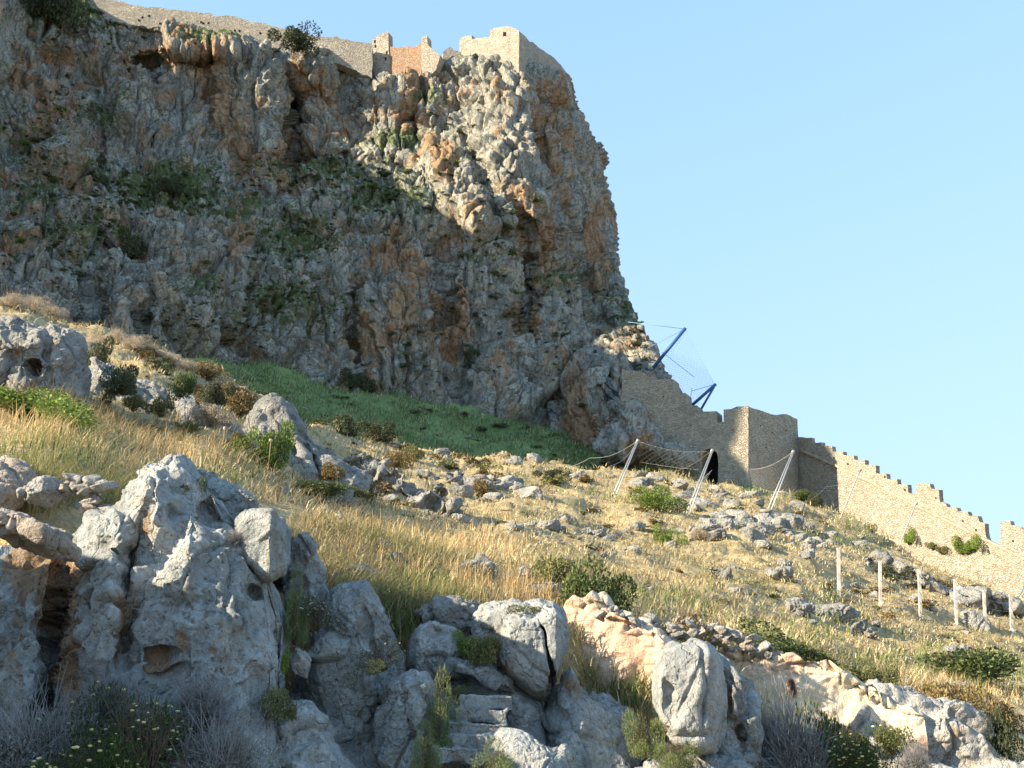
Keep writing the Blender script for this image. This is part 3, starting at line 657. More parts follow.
kB = pxmask(kx, ky, [(170, 530, 40, 30, .8), (150, 485, 26, 26, .6), (140, 570, 26, 50, .55), (150, 610, 20, 30, .5), (90, 640, 20, 60, .3), (270, 640, 14, 60, .5), (240, 745, 40, 20, .6), (215, 560, 30, 30, .3)])
tag(structure('crag', mk_mesh('crag', kf, grid_faces(KI + KN, KJ + KR), True, np.stack([kR, 0 * kR, kB], -1)), M_ROCK), 'tall grey limestone crag with a rust-brown cleft, filling the near corner below the straw', 'rock outcrop', kind='thing')

relief_rock('boulder', [(233, 531), (238, 518), (246, 511), (262, 509), (276, 511), (283, 518), (287, 530), (290, 548)], [(233, 545), (240, 561), (258, 579), (266, 584), (275, 581), (284, 573), (290, 563)], 10.15, 0.30, 0.55, 'smooth grey block perched on the shoulder of the big crag', 'boulder', M_ROCK, fold=(270, .003, .014), a=.6, karst=.6, crack=.3, seed=7, n=5)
relief_rock('rock_outcrop', [(306, 634), (320, 606), (331, 590), (350, 587), (366, 587), (376, 600), (388, 616), (397, 632), (402, 646)], [(306, 720), (330, 730), (370, 720), (402, 690)], 11.0, .45, .8, 'blue-grey tilted rock with a flat top, below the perched block', 'rock outcrop', M_ROCK, fold=(364, .001, .012), rust=[(362, 620, 6, 12, .8), (345, 610, 14, 14, .35)], seed=51, feats=[(368, 630, 5, 30, -.15, .3)])
relief_rock('rock_outcrop', [(288, 700), (298, 676), (312, 652), (330, 640), (356, 646), (378, 662), (396, 676), (412, 690), (436, 760)], [(288, 850), (436, 850)], 10.45, .5, .85, 'long blue-grey rock slab running down beside the big crag', 'rock outcrop', M_ROCK, fold=(330, .002, .005), rust=[(330, 690, 8, 20, .4), (400, 720, 10, 20, .35)], chalk_and_sun=[(345, 680, 20, 16, .4)], seed=52, lean=.5)
relief_rock('boulder', [(380, 694), (392, 680), (404, 674), (416, 670), (426, 674), (434, 686), (439, 704)], [(380, 850), (439, 850)], 10.6, .35, .75, 'narrow pale rock with a rusty hole, at the edge of the worn steps', 'boulder', M_ROCK, fold=(424, .001, .010), rust=[(423, 702, 6, 7, .6), (408, 720, 10, 20, .5), (425, 740, 10, 20, .4)], feats=[(405, 700, 3, 40, -.08, .2), (428, 720, 3, 30, -.06, -.1)], n=8, chalk_and_sun=[(408, 690, 10, 14, .5)], seed=53, a=1.0)
relief_rock('rock_outcrop', [(255, 742), (262, 726), (276, 716), (292, 700), (310, 702), (325, 722), (342, 752), (360, 770)], [(255, 850), (360, 850)], 9.75, .35, .7, 'pale low rock at the very bottom right beside the big crag', 'rock outcrop', M_ROCK, chalk_and_sun=[(290, 730, 40, 30, .7)], rust=[(300, 750, 14, 12, .4)], seed=54, lean=.3)
relief_rock('boulder', [(410, 652), (413, 636), (419, 625), (430, 621), (444, 622), (455, 626), (461, 634)], [(410, 668), (420, 676), (436, 678), (452, 666), (461, 648)], 11.6, .35, .6, 'hollowed grey boulder just above the grassy steps', 'boulder', M_ROCK, feats=[(438, 633, 13, 7, -.16, 0)], chalk_and_sun=[(432, 626, 20, 6, .8), (418, 650, 8, 20, .4)], seed=12)
relief_rock('boulder', [(414, 612), (422, 605), (440, 603), (458, 602), (474, 603), (484, 608)], [(414, 616), (440, 628), (460, 636), (474, 634), (484, 622)], 12.3, .35, .6, 'low sunlit rock at the edge of the straw above the hollowed boulder', 'boulder', M_MID, fold=(466, .002, .012), seed=13, a=1.2)
relief_rock('boulder', [(472, 640), (476, 618), (484, 607), (496, 602), (510, 601), (522, 602)], [(472, 668), (490, 680), (505, 690), (522, 690)], 11.75, .35, .6, 'buff-grey rock lobe joined to the left of the split boulder', 'boulder', M_ROCK, rust=[(490, 640, 14, 26, .7), (500, 665, 14, 14, .6)], seed=24, karst=1.6)
relief_rock('boulder', [(494, 640), (498, 618), (506, 607), (520, 602), (540, 599), (554, 601), (563, 607), (568, 618), (571, 634)], [(494, 664), (506, 680), (520, 691), (534, 699), (545, 700), (552, 692), (558, 674), (565, 660), (571, 648)], 11.4, .42, 1.0, 'large rounded boulder beside the worn steps, split by one deep crack', 'boulder', M_ROCK, fold=(556, .0015, .010), crackl=([(539, 620), (545, 632), (546, 645), (549, 660), (553, 672), (551, 702)], 1.7, .40), rust=[(503, 672, 12, 12, .7), (525, 690, 18, 9, .45), (500, 640, 8, 20, .45)], chalk_and_sun=[(540, 610, 30, 12, .6), (520, 650, 16, 30, .3)], feats=[(510, 640, 20, 24, .06, 0), (530, 615, 14, 8, -.05, 0)], a=.6, seed=14, n=6)
relief_rock('boulder', [(444, 664), (452, 660), (470, 662), (490, 666), (506, 672), (514, 680)], [(444, 672), (470, 680), (495, 688), (514, 692)], 11.3, .25, .5, 'thin flat rock ledge between the hollowed boulder and the worn steps', 'boulder', M_ROCK, seed=25)
relief_rock('rock_outcrop', [(430, 716), (434, 698), (442, 685), (456, 677), (474, 673), (494, 673), (512, 677), (528, 686), (539, 700), (546, 722), (548, 745)], [(430, 850), (548, 850)], 11.05, .38, .8, 'smooth rounded grey rock that the worn steps are cut into', 'rock outcrop', M_ROCK, a=.6, karst=.5, crack=.4, feats=[(472, 700, 22, 10, -.10, 0), (480, 735, 26, 30, -.12, 0)], rust=[(462, 702, 14, 7, .8), (478, 720, 24, 6, .4)], chalk_and_sun=[(500, 690, 30, 10, .3)], seed=16, lean=.35)
relief_rock('boulder', [(488, 752), (494, 736), (502, 730), (522, 731), (538, 738), (552, 745), (566, 746), (573, 752)], [(488, 840), (573, 840)], 10.05, .35, .6, 'low pale blue-grey block at the bottom beside the worn steps', 'boulder', M_ROCK, fold=(548, .001, .006), chalk_and_sun=[(515, 738, 30, 10, .8)], a=.6, seed=26, lean=.4)
relief_rock('rock_outcrop', [(584, 706), (592, 692), (606, 694), (624, 705), (645, 724), (664, 742), (690, 770)], [(584, 850), (690, 850)], 11.7, .4, .8, 'grey rock slab sloping down behind the pale ochre-topped slab', 'rock outcrop', M_ROCK, rust=[(600, 700, 16, 10, .5), (650, 745, 20, 8, .5)], seed=86, lean=.3)
relief_rock('rock_outcrop', [(545, 742), (547, 714), (553, 692), (562, 674), (571, 668), (579, 678), (592, 696), (606, 706), (620, 722), (632, 742), (646, 764)], [(545, 850), (646, 850)], 11.1, .45, .85, 'sloping slab of pale grey rock below the split boulder, ochre at its top', 'rock outcrop', M_ROCK, fold=(575, .001, .004), rust=[(570, 688, 14, 16, .9), (580, 715, 24, 16, .55), (600, 735, 16, 20, .35)], chalk_and_sun=[(590, 712, 14, 10, .6), (603, 745, 10, 30, .8), (572, 730, 10, 30, .4)], seed=27, lean=.3, karst=.7)
relief_rock('rock_outcrop', [(704, 672), (712, 656), (718, 652), (728, 660), (738, 676), (748, 698), (756, 722), (762, 744), (784, 758), (806, 774)], [(704, 850), (806, 850)], 11.75, .45, .8, 'shaded grey rock with brown hollows behind the tall upright boulder', 'rock outcrop', M_ROCK, fold=(716, .001, .009), rust=[(727, 700, 8, 30, .75), (738, 735, 10, 20, .7), (765, 760, 16, 8, .5)], feats=[(724, 690, 6, 26, -.2, .1), (735, 735, 8, 16, -.2, .1)], seed=29, a=1.2)
relief_rock('boulder', [(654, 700), (656, 668), (663, 652), (674, 643), (690, 640), (706, 643), (716, 652), (721, 668), (724, 690)], [(654, 704), (660, 722), (668, 738), (680, 748), (700, 755), (714, 753), (720, 738), (724, 706)], 10.85, .42, 1.15, 'tall upright boulder with a flat sunlit face, beside the grey scrub', 'boulder', M_ROCK, fold=(704, .0008, .014), chalk_and_sun=[(690, 690, 40, 60, .5)], rust=[(664, 730, 8, 12, .6), (708, 700, 4, 30, .4)], feats=[(668, 695, 5, 14, -.10, .1), (703, 690, 3, 40, -.10, 0), (690, 735, 22, 4, -.06, -.1)], seed=28, a=.55, karst=.6, n=8)
relief_rock('rock_outcrop', [(640, 770), (660, 756), (690, 752), (720, 756), (750, 766), (790, 780)], [(640, 850), (790, 850)], 11.1, .4, .8, 'shaded rock footing under the tall upright boulder', 'rock outcrop', M_ROCK, rust=[(690, 762, 40, 8, .6)], seed=30)
rock_mass('rock_slab', [blob(26, 532, 8.95, 42, 15, 0.40, 0.30, 31, 10, 20, 0, 0.75), blob(50, 541, 8.9, 20, 13, 0.32, 0.35, 32, 10, 20)], 0.014, 0.5,
    'overhanging buff rock slab capping the rust-brown cleft', 'rock slab', M_SLAB, 0.7, seed=4)
rock_mass('boulder', [blob(48, 492, 11.0, 20, 15, 0.25, 0.3, 41, 10, 20, 0, 0.8)], 0.014, 0.5, 'cream-coloured boulder in the straw above the buff slab', 'boulder', M_PALE, 0.6, seed=5)
rock_mass('boulder', [blob(-8, 486, 11.4, 34, 34, 0.5, 0.6, 43, 10, 20)], 0.02, 0.5, 'pinkish sloping boulder half in the straw at the edge of the picture', 'boulder', M_SLAB, 0.8, seed=6)
rock_mass('boulder', [blob(228, 505, 11.3, 34, 22, 0.4, 0.5, 47, 10, 14), blob(205, 488, 11.4, 22, 18, 0.3, 0.3, 48)], 0.015, 0.6, 'long pitted grey boulder lying behind the top of the big crag', 'boulder', M_ROCK, 0.9, seed=8)
rock_mass('boulder', [blob(300, 578, 11.1, 26, 36, 0.35, -0.35, 49, 10, 14)], 0.015, 0.6, 'slanting grey boulder below the perched smooth block', 'boulder', M_ROCK, 0.8, seed=9)
rock_mass('boulder', [blob(297, 663, 10.3, 13, 13, 0.13, 0.2, 50, 10, 18)], 0.01, 0.4, 'small pale angular stone in the gap beside the big crag', 'boulder', M_PALE, 0.7, seed=10)
for k, (x, y, Y, w_) in enumerate([(486, 703, 10.92, 0.50), (480, 716, 10.79, 0.47), (477, 729, 10.64, 0.56), (470, 742, 10.52, 0.52), (468, 755, 10.36, 0.62)]):
    lab = ['topmost worn step cut in the grey rock', 'second worn step down in the grey rock', 'middle worn step with soil on its tread', 'second worn step from the bottom, with its edge chipped', 'lowest worn step, partly under green grass'][k]
    rock_mass('stone_step', [block(x, y, Y, w_, 0.14, 0.5, 0.06, 0.02)], 0.011, 0.35, lab, 'step', M_ROCK, 0.75, karst=.6, crack=.5, chalk_and_sun=[(x, y - 6, Y, 30, 6, .3)], rust=[(x - 6, y - 4, Y, 12, 5, .45)], seed=20 + k, group='worn steps cut in the rock')
rock_mass('rock_outcrop', [
    blob(905, 735, 15.2, 44, 34, 0.6, 0.5, 97, 10, 14), blob(938, 735, 15.6, 40, 34, 0.6, 0.5, 98, 10, 14), blob(960, 748, 15.2, 44, 34, 0.6, 0.6, 99), blob(870, 745, 15.0, 40, 26, 0.5, 0.3, 100), blob(905, 775, 14.2, 90, 26, .7, .1, 101), blob(1000, 785, 15, 60, 30, .7, .3, 102), blob(923, 708, 16.2, 30, 13, .5, .45, 103), blob(965, 727, 16.4, 30, 14, .5, .5, 104)],
    0.028, 1.2, 'sunlit whitish rock face running down to the road edge', 'rock outcrop', M_PALE, 1.0, rust=[(945, 735, 14.8, 20, 12, .5)], chalk_and_sun=[(900, 740, 14.8, 60, 40, .6)], seed=30)

# old rendered retaining wall of the terrace, in two lengths
def plaster():
    t = NT('old_pink_render', 0.95); _, R, G, B = t.attr()
    a = t.noise(t.pos, 1.3, 6, 0.7); b = t.noise(t.pos, 9.0, 5, 0.7); e = t.noise(t.pos, 40, 3, 0.7)
    c = t.mix(t.rng(a, 0.35, 0.65), (0.60, 0.40, 0.28), (0.66, 0.54, 0.40))
    c = t.mix(t.math('MULTIPLY', t.rng(b, 0.5, 0.7), 0.5), c, (0.45, 0.33, 0.24))
    c = t.mix(t.rng(t.math('ADD', B, t.math('MULTIPLY', t.math('SUBTRACT', b, 0.5), 1.2)), 0.4, 0.65), c, (0.72, 0.62, 0.46))
    return t.done(c, t.bump(t.math('ADD', b, t.math('MULTIPLY', e, 0.4)), 0.9, 0.05))
M_PLASTER = plaster()
def terrace_wall(name, A, B_, outline, thick, label, chalk_and_sun=(), seed=0):
    """outline in pixels on the upright plane through ground points A and B_, built as a lumpy slab"""
    A = np.array(A); B_ = np.array(B_); d = (B_ - A) / np.linalg.norm(B_ - A); n = np.array([d[1], -d[0]])
    pts = np.array([plane_hit(A, n, x, y) for x, y in outline])
    uu = (pts[:, :2] - A) @ d; zz = pts[:, 2]
    h = 0.022; gu = np.arange(uu.min(), uu.max(), h); 
    top = np.interp(gu, uu[:len(uu) // 2], zz[:len(uu) // 2]); bot = np.interp(gu, uu[len(uu) // 2:][::-1], zz[len(uu) // 2:][::-1])
    top = top + 0.05 * fbm(np.stack([gu * 4, gu * 0, gu * 0 + seed], -1), 3, 5)
    nv = 90; s = np.linspace(0, 1, nv)
    V = np.zeros((len(gu), nv + 8, 3))
    for j in range(nv):
        z = bot + (top - bot) * s[j]; V[:, j, 0] = A[0] + d[0] * gu; V[:, j, 1] = A[1] + d[1] * gu; V[:, j, 2] = z
    for j in range(8):
        t = thick * (j + 1) / 8; V[:, nv + j, 0] = A[0] + d[0] * gu - n[0] * t; V[:, nv + j, 1] = A[1] + d[1] * gu - n[1] * t; V[:, nv + j, 2] = top
    f = V.reshape(-1, 3); nn = np.tile(np.array([n[0], n[1], 0.0]), (len(f), 1)); nn[(np.arange(len(f)) % (nv + 8)) >= nv] = (0, 0, 1)
    dd = fbm(f / 0.9, 4, seed) * 0.11 + fbm(f / 0.2, 3, seed + 3) * 0.03
    edge = sstep(0.25, 0.0, np.abs(np.tile(s.tolist() + [1] * 8, len(gu)) - 1) * 1.0)
    f1, f2, ci = worley(f / np.array([.24, .24, .13]), seed + 5); dd += edge * ((ci - .5) * 0.14 - 0.05 * (1 - sstep(0, .15, f2 - f1)))
    f = f + nn * dd[:, None]
    return tag(link(name, mk_mesh(name, f, grid_faces(len(gu), nv + 8), True, np.stack([0 * dd, 0 * dd, spots(f, chalk_and_sun)], -1)), M_PLASTER), label, 'wall')
_v, _f = rock_vf(5, 77, (1.2, 2.3, 3.0), (0, 0, .2), 12, 14, .06)  # added out of view, sized to throw shade on the lower crag
tag(structure('rock_outcrop', mk_mesh('rock_outcrop', _v + [-7.6, 7.3, 1.55], _f, True, np.full((len(_v), 3), .2)), M_ROCK), 'unseen grey rock added outside the picture to shade the big crag', 'rock outcrop')
def plane_hit(A, n, px, py):
    d = P(px, py, 1.0) - EYE; t = ((A - EYE[:2]) @ n) / (d[:2] @ n); return EYE + d * t
def g(px, Y): p = P(px, 650, Y); return p[:2]
terrace_wall('terrace_wall', g(555, 13.3), g(665, 12.8), [(558, 612), (572, 594), (592, 596), (612, 612), (640, 628), (664, 640), (668, 720), (620, 720), (590, 720), (575, 720), (565, 720), (556, 720)], 0.5, 'short pink rendered terrace wall rising behind the split boulder', seed=61)
terrace_wall('terrace_wall', g(722, 15.0), g(930, 14.6), [(724, 648), (760, 652), (830, 662), (862, 680), (895, 700), (925, 716), (925, 780), (895, 780), (860, 780), (820, 780), (770, 780), (724, 780)], 0.55, 'long pink rendered terrace wall, painted paler where sunlit, with a small niche, behind the grey scrub', chalk_and_sun=[(850, 700, 14.9, 60, 30, .9), (880, 715, 15, 50, 20, .9)], seed=62)  # pale spots paint sunlight on the right part of the wall
nq = plane_hit(g(722, 15.0), np.array([(g(930, 14.6) - g(722, 15.0))[1], -(g(930, 14.6) - g(722, 15.0))[0]]), 790, 688)
t_ = NT('niche_stone', .9); M_DARKST = t_.done(t_.mix(t_.rng(t_.noise(t_.pos, 14, 5), .4, .6), (0.08, .075, .07), (.19, .18, .17)))
t_ = NT('niche_rim', .9); M_RIM = t_.done(t_.mix(t_.rng(t_.noise(t_.pos, 20, 5), .4, .6), (0.30, .12, .07), (.42, .22, .14)))
ang = np.linspace(0, 2 * math.pi, 20, endpoint=False); ringp = [nq + np.array([0.052 * math.cos(a), -0.13 + 0.02 * math.cos(a), 0.105 * math.sin(a) - 0.04 * math.cos(a)]) for a in ang]
fr = empty('wall_niche', nq, 'narrow oval niche with a reddish rim in the long pink terrace wall', 'niche')
rv, rf = tube_vf(ringp + [ringp[0], ringp[1]], 0.014, 8)
link('rim', fix_quads('rim', rv - nq, rf), M_RIM, fr)
pv = [p - nq + np.array([0, 0.02, 0]) for p in ringp]; cv = np.mean(pv, 0) + np.array([0, .05, 0])
link('back_stone', fix_quads('back_stone', np.array(pv + [cv]), [[20, i, (i + 1) % 20, 20] for i in range(20)]), M_DARKST, fr)

# rubble lying along the top of the terrace walls, stone by stone
RUB = [rock_vf(4, 200 + k, (1, 0.75, 0.6), (0, 0, k), 8, 40, 0.04, 2.0, 0.55) for k in range(6)]
RUBM = [mk_mesh('rubble_stone', V, Fc, True, np.full((len(V), 3), 0.2)) for V, Fc in RUB]
r_ = random.Random(5)
for k in range(120):
    if k < 50: x = r_.uniform(700, 772); y = 628 + (x - 700) * 0.30 + r_.uniform(-8, 8); Y = 14.95
    elif k < 80: x = r_.uniform(640, 700); y = 632 + r_.uniform(-14, 10); Y = 13.3
    elif k < 100: x = r_.uniform(595, 650); y = 607 + (x - 595) * 0.45 + r_.uniform(-5, 8); Y = 13.15
    else: x = r_.uniform(55, 110); y = r_.uniform(478, 515); Y = 11.0
    c = P(x, y, Y); o = link('rubble_stone', RUBM[k % 6], M_PALE if k % 3 else M_SLAB)
    s = r_.uniform(0.03, 0.12); o.location = c; o.scale = (s * 1.2, s, s * 0.8); o.rotation_euler = (r_.uniform(-.8, .8), r_.uniform(-.8, .8), r_.uniform(0, 6))
    tag(o, 'pale rubble stone loose on the broken top of a terrace wall' if k < 100 else 'small loose stone in the straw by the cream boulder', 'stone', 'rubble stones on the terrace walls' if k < 100 else 'loose stones by the cream boulder')

# kerb wall of the road
t_ = NT('kerb_stone', .9); M_KERB = t_.done(t_.mix(t_.rng(t_.noise(t_.pos, 8, 5), .4, .6), (0.22, .19, .16), (.34, .30, .26)), t_.bump(t_.noise(t_.pos, 40, 3), .7, .02))
V, Fc = merge([(lambda V, Fc: (V, Fc))(*box_vf(1.15 + k * 0.9, 2.03 + k * 0.9, 4.9, 5.25, -0.1, 1.228)) for k in range(8)])
kb = fix_quads('road_parapet', V, Fc, False); tag(link('road_parapet', kb, M_KERB), 'low stone parapet whose top edge runs along the bottom of the picture', 'parapet')
# ------------------------------------------------------------------ rock bands on the hillside
def hb(px, py, rx, ry, seed, roll=0.0, dz=None, push=0.0):
    h = hit(px, py + ry * 0.6)
    Y = (h[0][1] if h else 40) + push
    return blob(px, py, Y, rx, ry, dz if dz else (rx + ry) * 0.45 * mpp(Y), roll, seed, 10, 20)
relief_rock('rock_outcrop', [(-90, 330), (-20, 318), (10, 316), (30, 322), (50, 326), (68, 334), (80, 340), (87, 362)], [(-90, 400), (87, 408)], 19.6, 0.9, 1.7, 'brown-grey rock block with a small dark hole, beside the long low green bush', 'rock outcrop', M_MID, fold=(20, .001, .009), feats=[(36, 368, 5, 6, -.6, 0), (48, 350, 4, 26, -.2, .1), (10, 345, 24, 8, .15, 0)], rust=[(20, 345, 50, 40, .5), (36, 380, 24, 20, .5)], lean=.25, seed=31, a=1.1, n=5)
relief_rock('rock_outcrop', [(78, 402), (86, 376), (96, 360), (110, 366), (128, 378), (150, 384), (172, 388), (190, 396), (206, 404), (224, 412), (240, 428), (252, 452)], [(78, 424), (110, 438), (160, 448), (205, 454), (235, 468), (252, 478)], 22.2, 1.0, 2.0, 'broad band of shaded grey rock with dark shrubs and golden cushions on it', 'rock outcrop', M_MID, fold=(120, .002, .016), feats=[(112, 400, 6, 20, -.5, .3), (150, 410, 20, 14, .3, .2), (185, 420, 20, 18, .35, .2), (170, 405, 4, 20, -.3, .3), (215, 435, 18, 18, .35, .3), (202, 430, 4, 22, -.4, .3), (130, 425, 24, 8, .25, .1)], rust=[(100, 410, 14, 14, .3)], lean=.7, seed=32, a=1.3, karst=1.3)
relief_rock('rock_outcrop', [(246, 440), (252, 416), (262, 402), (274, 400), (288, 412), (300, 428), (316, 446), (334, 460), (352, 472), (366, 480)], [(246, 470), (280, 488), (320, 496), (366, 504)], 25.0, 1.0, 2.0, 'grey rock rib falling away behind the rounded bright green shrub', 'rock outcrop', M_MID, fold=(280, .002, .010), feats=[(268, 425, 4, 24, -.4, .3), (290, 440, 4, 24, -.4, .4), (312, 460, 4, 20, -.4, .4)], lean=.6, seed=33, a=1.2)
rock_mass('boulder', [hb(292, 458, 18, 11, 318), hb(312, 466, 10, 9, 319)], 0.05, 1.2, 'pale grey boulder right beside the rounded bright green shrub', 'boulder', M_MID, 1.4, seed=34, group='pale boulders beside the bright green shrub')
rock_mass('rock_outcrop', [hb(390, 480, 18, 14, 320), hb(370, 470, 16, 12, 321), hb(352, 462, 14, 12, 322), hb(410, 492, 20, 9, 323), hb(437, 492, 14, 11, 324), hb(430, 505, 30, 7, 325)], 0.09, 2.0,
    'clump of grey rocks between brown bushes above the tall straw', 'rock outcrop', M_MID, 1.7, seed=35, group='clump of grey rocks between brown bushes above the tall straw')
rock_mass('rock_outcrop', [hb(880, 566, 16, 10, 327), hb(905, 572, 18, 8, 328, .3), hb(935, 586, 26, 9, 329, .4), hb(965, 598, 24, 9, 330, .4), hb(1000, 608, 30, 11, 331, .3)], 0.12, 2.4,
    'dark overhanging rock ledge along the hill edge behind the white fence posts', 'rock outcrop', M_MID, 1.7, rust=[(900, 566, 60, 20, 8, .6)], seed=36, group='dark overhanging rock ledge along the hill edge behind the white fence posts')
def cb(px, py, rx, ry, Y, seed, roll=0.0): return blob(px, py, Y, rx, ry, None, roll, seed, 11, 16)
rock_mass('rock_outcrop', [cb(638, 440, 22, 20, 113.5, 601), cb(660, 450, 18, 12, 113, 602, .3), cb(628, 418, 12, 22, 115, 603), cb(678, 458, 14, 9, 112, 605, .4), cb(612, 445, 20, 22, 115, 606)], 0.3, 7.0,
    'dark grey rocks of the cliff foot overlapping the start of the curtain wall', 'rock outcrop', M_CLIFF, 1.0, seed=71)
named = [(472, 568, 20, 9, 'rounded pale boulder in the tall straw above the hollowed boulder'), (397, 561, 10, 10, 'small pointed grey boulder at the lower edge of the straw slope'), (528, 572, 12, 7, 'flat grey boulder just above the twin green bushes'),
         (545, 590, 16, 7, 'low flat stone under the pale green bush'), (355, 573, 18, 10, 'grey rounded rock among green weeds below the straw slope'), (860, 628, 9, 11, 'sharp grey rock at the end of the outcrop under the fence'),
         (832, 612, 24, 9, 'jagged grey rock group below the first fence post'), (798, 608, 12, 8, 'round boulder beside the jagged grey rocks below the fence'), (1003, 600, 14, 9, 'big brown boulder under the hill-edge ledge at the last posts'),
         (974, 622, 11, 9, 'dark boulder between the last two fence posts'), (775, 574, 14, 6, 'flat pale rock in the middle of the straw slope'), (870, 634, 8, 6, 'low rock in the straw under the second fence post'), (955, 651, 16, 5, 'flat whitish stone above the wide green bush'),
         (720, 574, 12, 6, 'half-buried pale rock on the open straw'), (428, 475, 12, 5, 'pale flat rock between brown cushions'), (455, 478, 10, 8, 'pale blunt rock beside the dark hollow'), (900, 690, 12, 6, 'small white rock over the terrace wall end'),
         (380, 545, 9, 7, 'little dark rock at the foot of the straw slope'), (960, 690, 14, 8, 'pale rock beside the brown-leaved shrub')]
for k, (x, y, rx, ry, lab) in enumerate(named):
    h = hit(x, y + ry * 0.7)
    if h is None: continue
    Y = h[0][1]
    rock_mass('boulder', [blob(x, y, Y, rx, ry, None, 0.1 * (k % 3), 400 + k, 10, 14), blob(x + rx * .5, y + ry * .4, Y, rx * .7, ry * .6, None, 0, 440 + k, 10, 14)], max(0.012, 0.9 * mpp(Y)), max(.35, Y * 0.03), lab, 'boulder', M_MID, .9, seed=40 + k)
ROCKP = []
for k in range(8):
    V, Fc = rock_vf(5, 500 + k, (1, 0.85, 0.72), (0, 0, k), 11, 13, 0.10, 2.2)
    ROCKP.append(mk_mesh('slope_rock', V, Fc, True, np.stack([np.full(len(V), .1), np.full(len(V), .08), 0.3 * np.clip(V[:, 2], 0, 1)], -1)))
rr = random.Random(11)
CL = [(745, 528, 60, 14, 46, 11), (690, 505, 50, 10, 14, 8), (500, 490, 46, 8, 26, 11), (560, 530, 60, 18, 16, 7), (640, 480, 40, 8, 10, 8), (820, 548, 44, 12, 20, 8), (620, 545, 70, 22, 18, 6), (430, 510, 50, 14, 12, 7), (860, 600, 60, 30, 14, 6), (700, 600, 120, 26, 20, 5),
      (560, 462, 60, 5, 8, 8), (350, 500, 40, 16, 12, 9), (950, 660, 70, 26, 14, 6), (480, 455, 100, 8, 14, 7), (300, 495, 30, 8, 6, 8), (740, 490, 40, 8, 10, 7), (330, 555, 30, 12, 8, 7)]
n_ = 0
for (cx, cy, sx, sy, n, sz) in CL:
    for k in range(n):
        x = rr.gauss(cx, sx * 0.55); y = rr.gauss(cy, sy * 0.6); h = hit(x, y)
        if h is None or h[0][1] < 15 or not (-5 < x < 1030): continue
        m = mpp(h[0][1]) * sz * rr.uniform(0.4, 1.15)
        o = link('slope_rock', ROCKP[rr.randrange(8)], M_MID); o.location = h[0] + np.array([0, 0, m * 0.1]); o.scale = (m * rr.uniform(.8, 1.5), m * rr.uniform(.8, 1.3), m * rr.uniform(.6, 1.1))
        o.rotation_euler = (rr.uniform(-.3, .3), rr.uniform(-.3, .3), rr.uniform(0, 6.28)); n_ += 1
        tag(o, 'grey limestone rock poking out of the dry straw slope', 'rock', 'grey rocks scattered over the straw slope')
# ------------------------------------------------------------------ fortress masonry
def masonry(name, a, b, mortar, red=0.1, s=0.27, stain=0.4):
    t = NT(name, 0.95); q = t.vadd(t.vmul(t.pos, (1 / s, 1 / s, 1.9 / s)), t.vmul(t.noise(t.pos, 1.5, 2, color=True), (0.6, 0.6, 0.6)))
    cell = t.voro(q, 1.0, 'F1', 'Color'); sp = t.node('ShaderNodeSeparateColor'); t.t.links.new(cell, sp.inputs[0]); edge = t.voro(q, 1.0, 'DISTANCE_TO_EDGE')
    c = t.mix(sp.outputs[0], a, b)
    c = t.mix(t.math('MULTIPLY', t.rng(t.math('ADD', sp.outputs[1], t.math('MULTIPLY', t.noise(t.pos, 0.35, 4), 0.5)), 1.28 - red, 1.34 - red), 0.7), c, (0.40, 0.19, 0.10))
    big = t.noise(t.pos, 0.22, 6, 0.65); mid = t.noise(t.pos, 1.3, 6, 0.7)
    c = t.mix(t.math('MULTIPLY', t.rng(big, 0.5, 0.68), stain), c, (0.20, 0.19, 0.16))
    c = t.mix(t.math('MULTIPLY', t.rng(mid, 0.52, 0.7), 0.5), c, mortar)
    c = t.mix(t.rng(edge, 0.12, 0.02, 0.0, 0.55), c, t.mix(t.rng(mid, .4, .6), mortar, (0.16, 0.13, 0.10)))
    h = t.math('ADD', t.math('MULTIPLY', t.rng(edge, 0.0, 0.18), 0.6), t.math('ADD', t.math('MULTIPLY', sp.outputs[2], 0.5), mid))
    return t.done(c, t.bump(h, 1.0, 0.12))
M_WALL = masonry('shaded_masonry', (0.35, 0.32, 0.25), (0.58, 0.52, 0.40), (0.56, 0.49, 0.37), 0.06)  # masonry copy for the shaded walls, paler to offset their shade
M_WALL2 = masonry('sunlit_masonry', (0.35, 0.31, 0.245), (0.52, 0.465, 0.365), (0.53, 0.47, 0.365), 0.10, 0.30, 0.25)  # lit copy of the masonry, tone set for the sunlit walls
M_TOP = masonry('summit_masonry', (0.34, 0.31, 0.25), (0.54, 0.49, 0.40), (0.56, 0.50, 0.39), 0.10, 0.38, 0.45)
M_RED = masonry('reddish_masonry', (0.36, 0.22, 0.14), (0.46, 0.33, 0.22), (0.50, 0.38, 0.26), 0.30, 0.38, 0.3)
t_ = NT('opening_shade', 1.0); M_SHADE = t_.done((0.012, 0.011, 0.010))  # near-black paint stands for the shade inside gate, window and holes
t_ = NT('cut_stone_edge', .9); M_EDGE = t_.done(t_.mix(t_.rng(t_.noise(t_.pos, 2, 5), .4, .6), (0.31, .25, .18), (.44, .37, .28)))
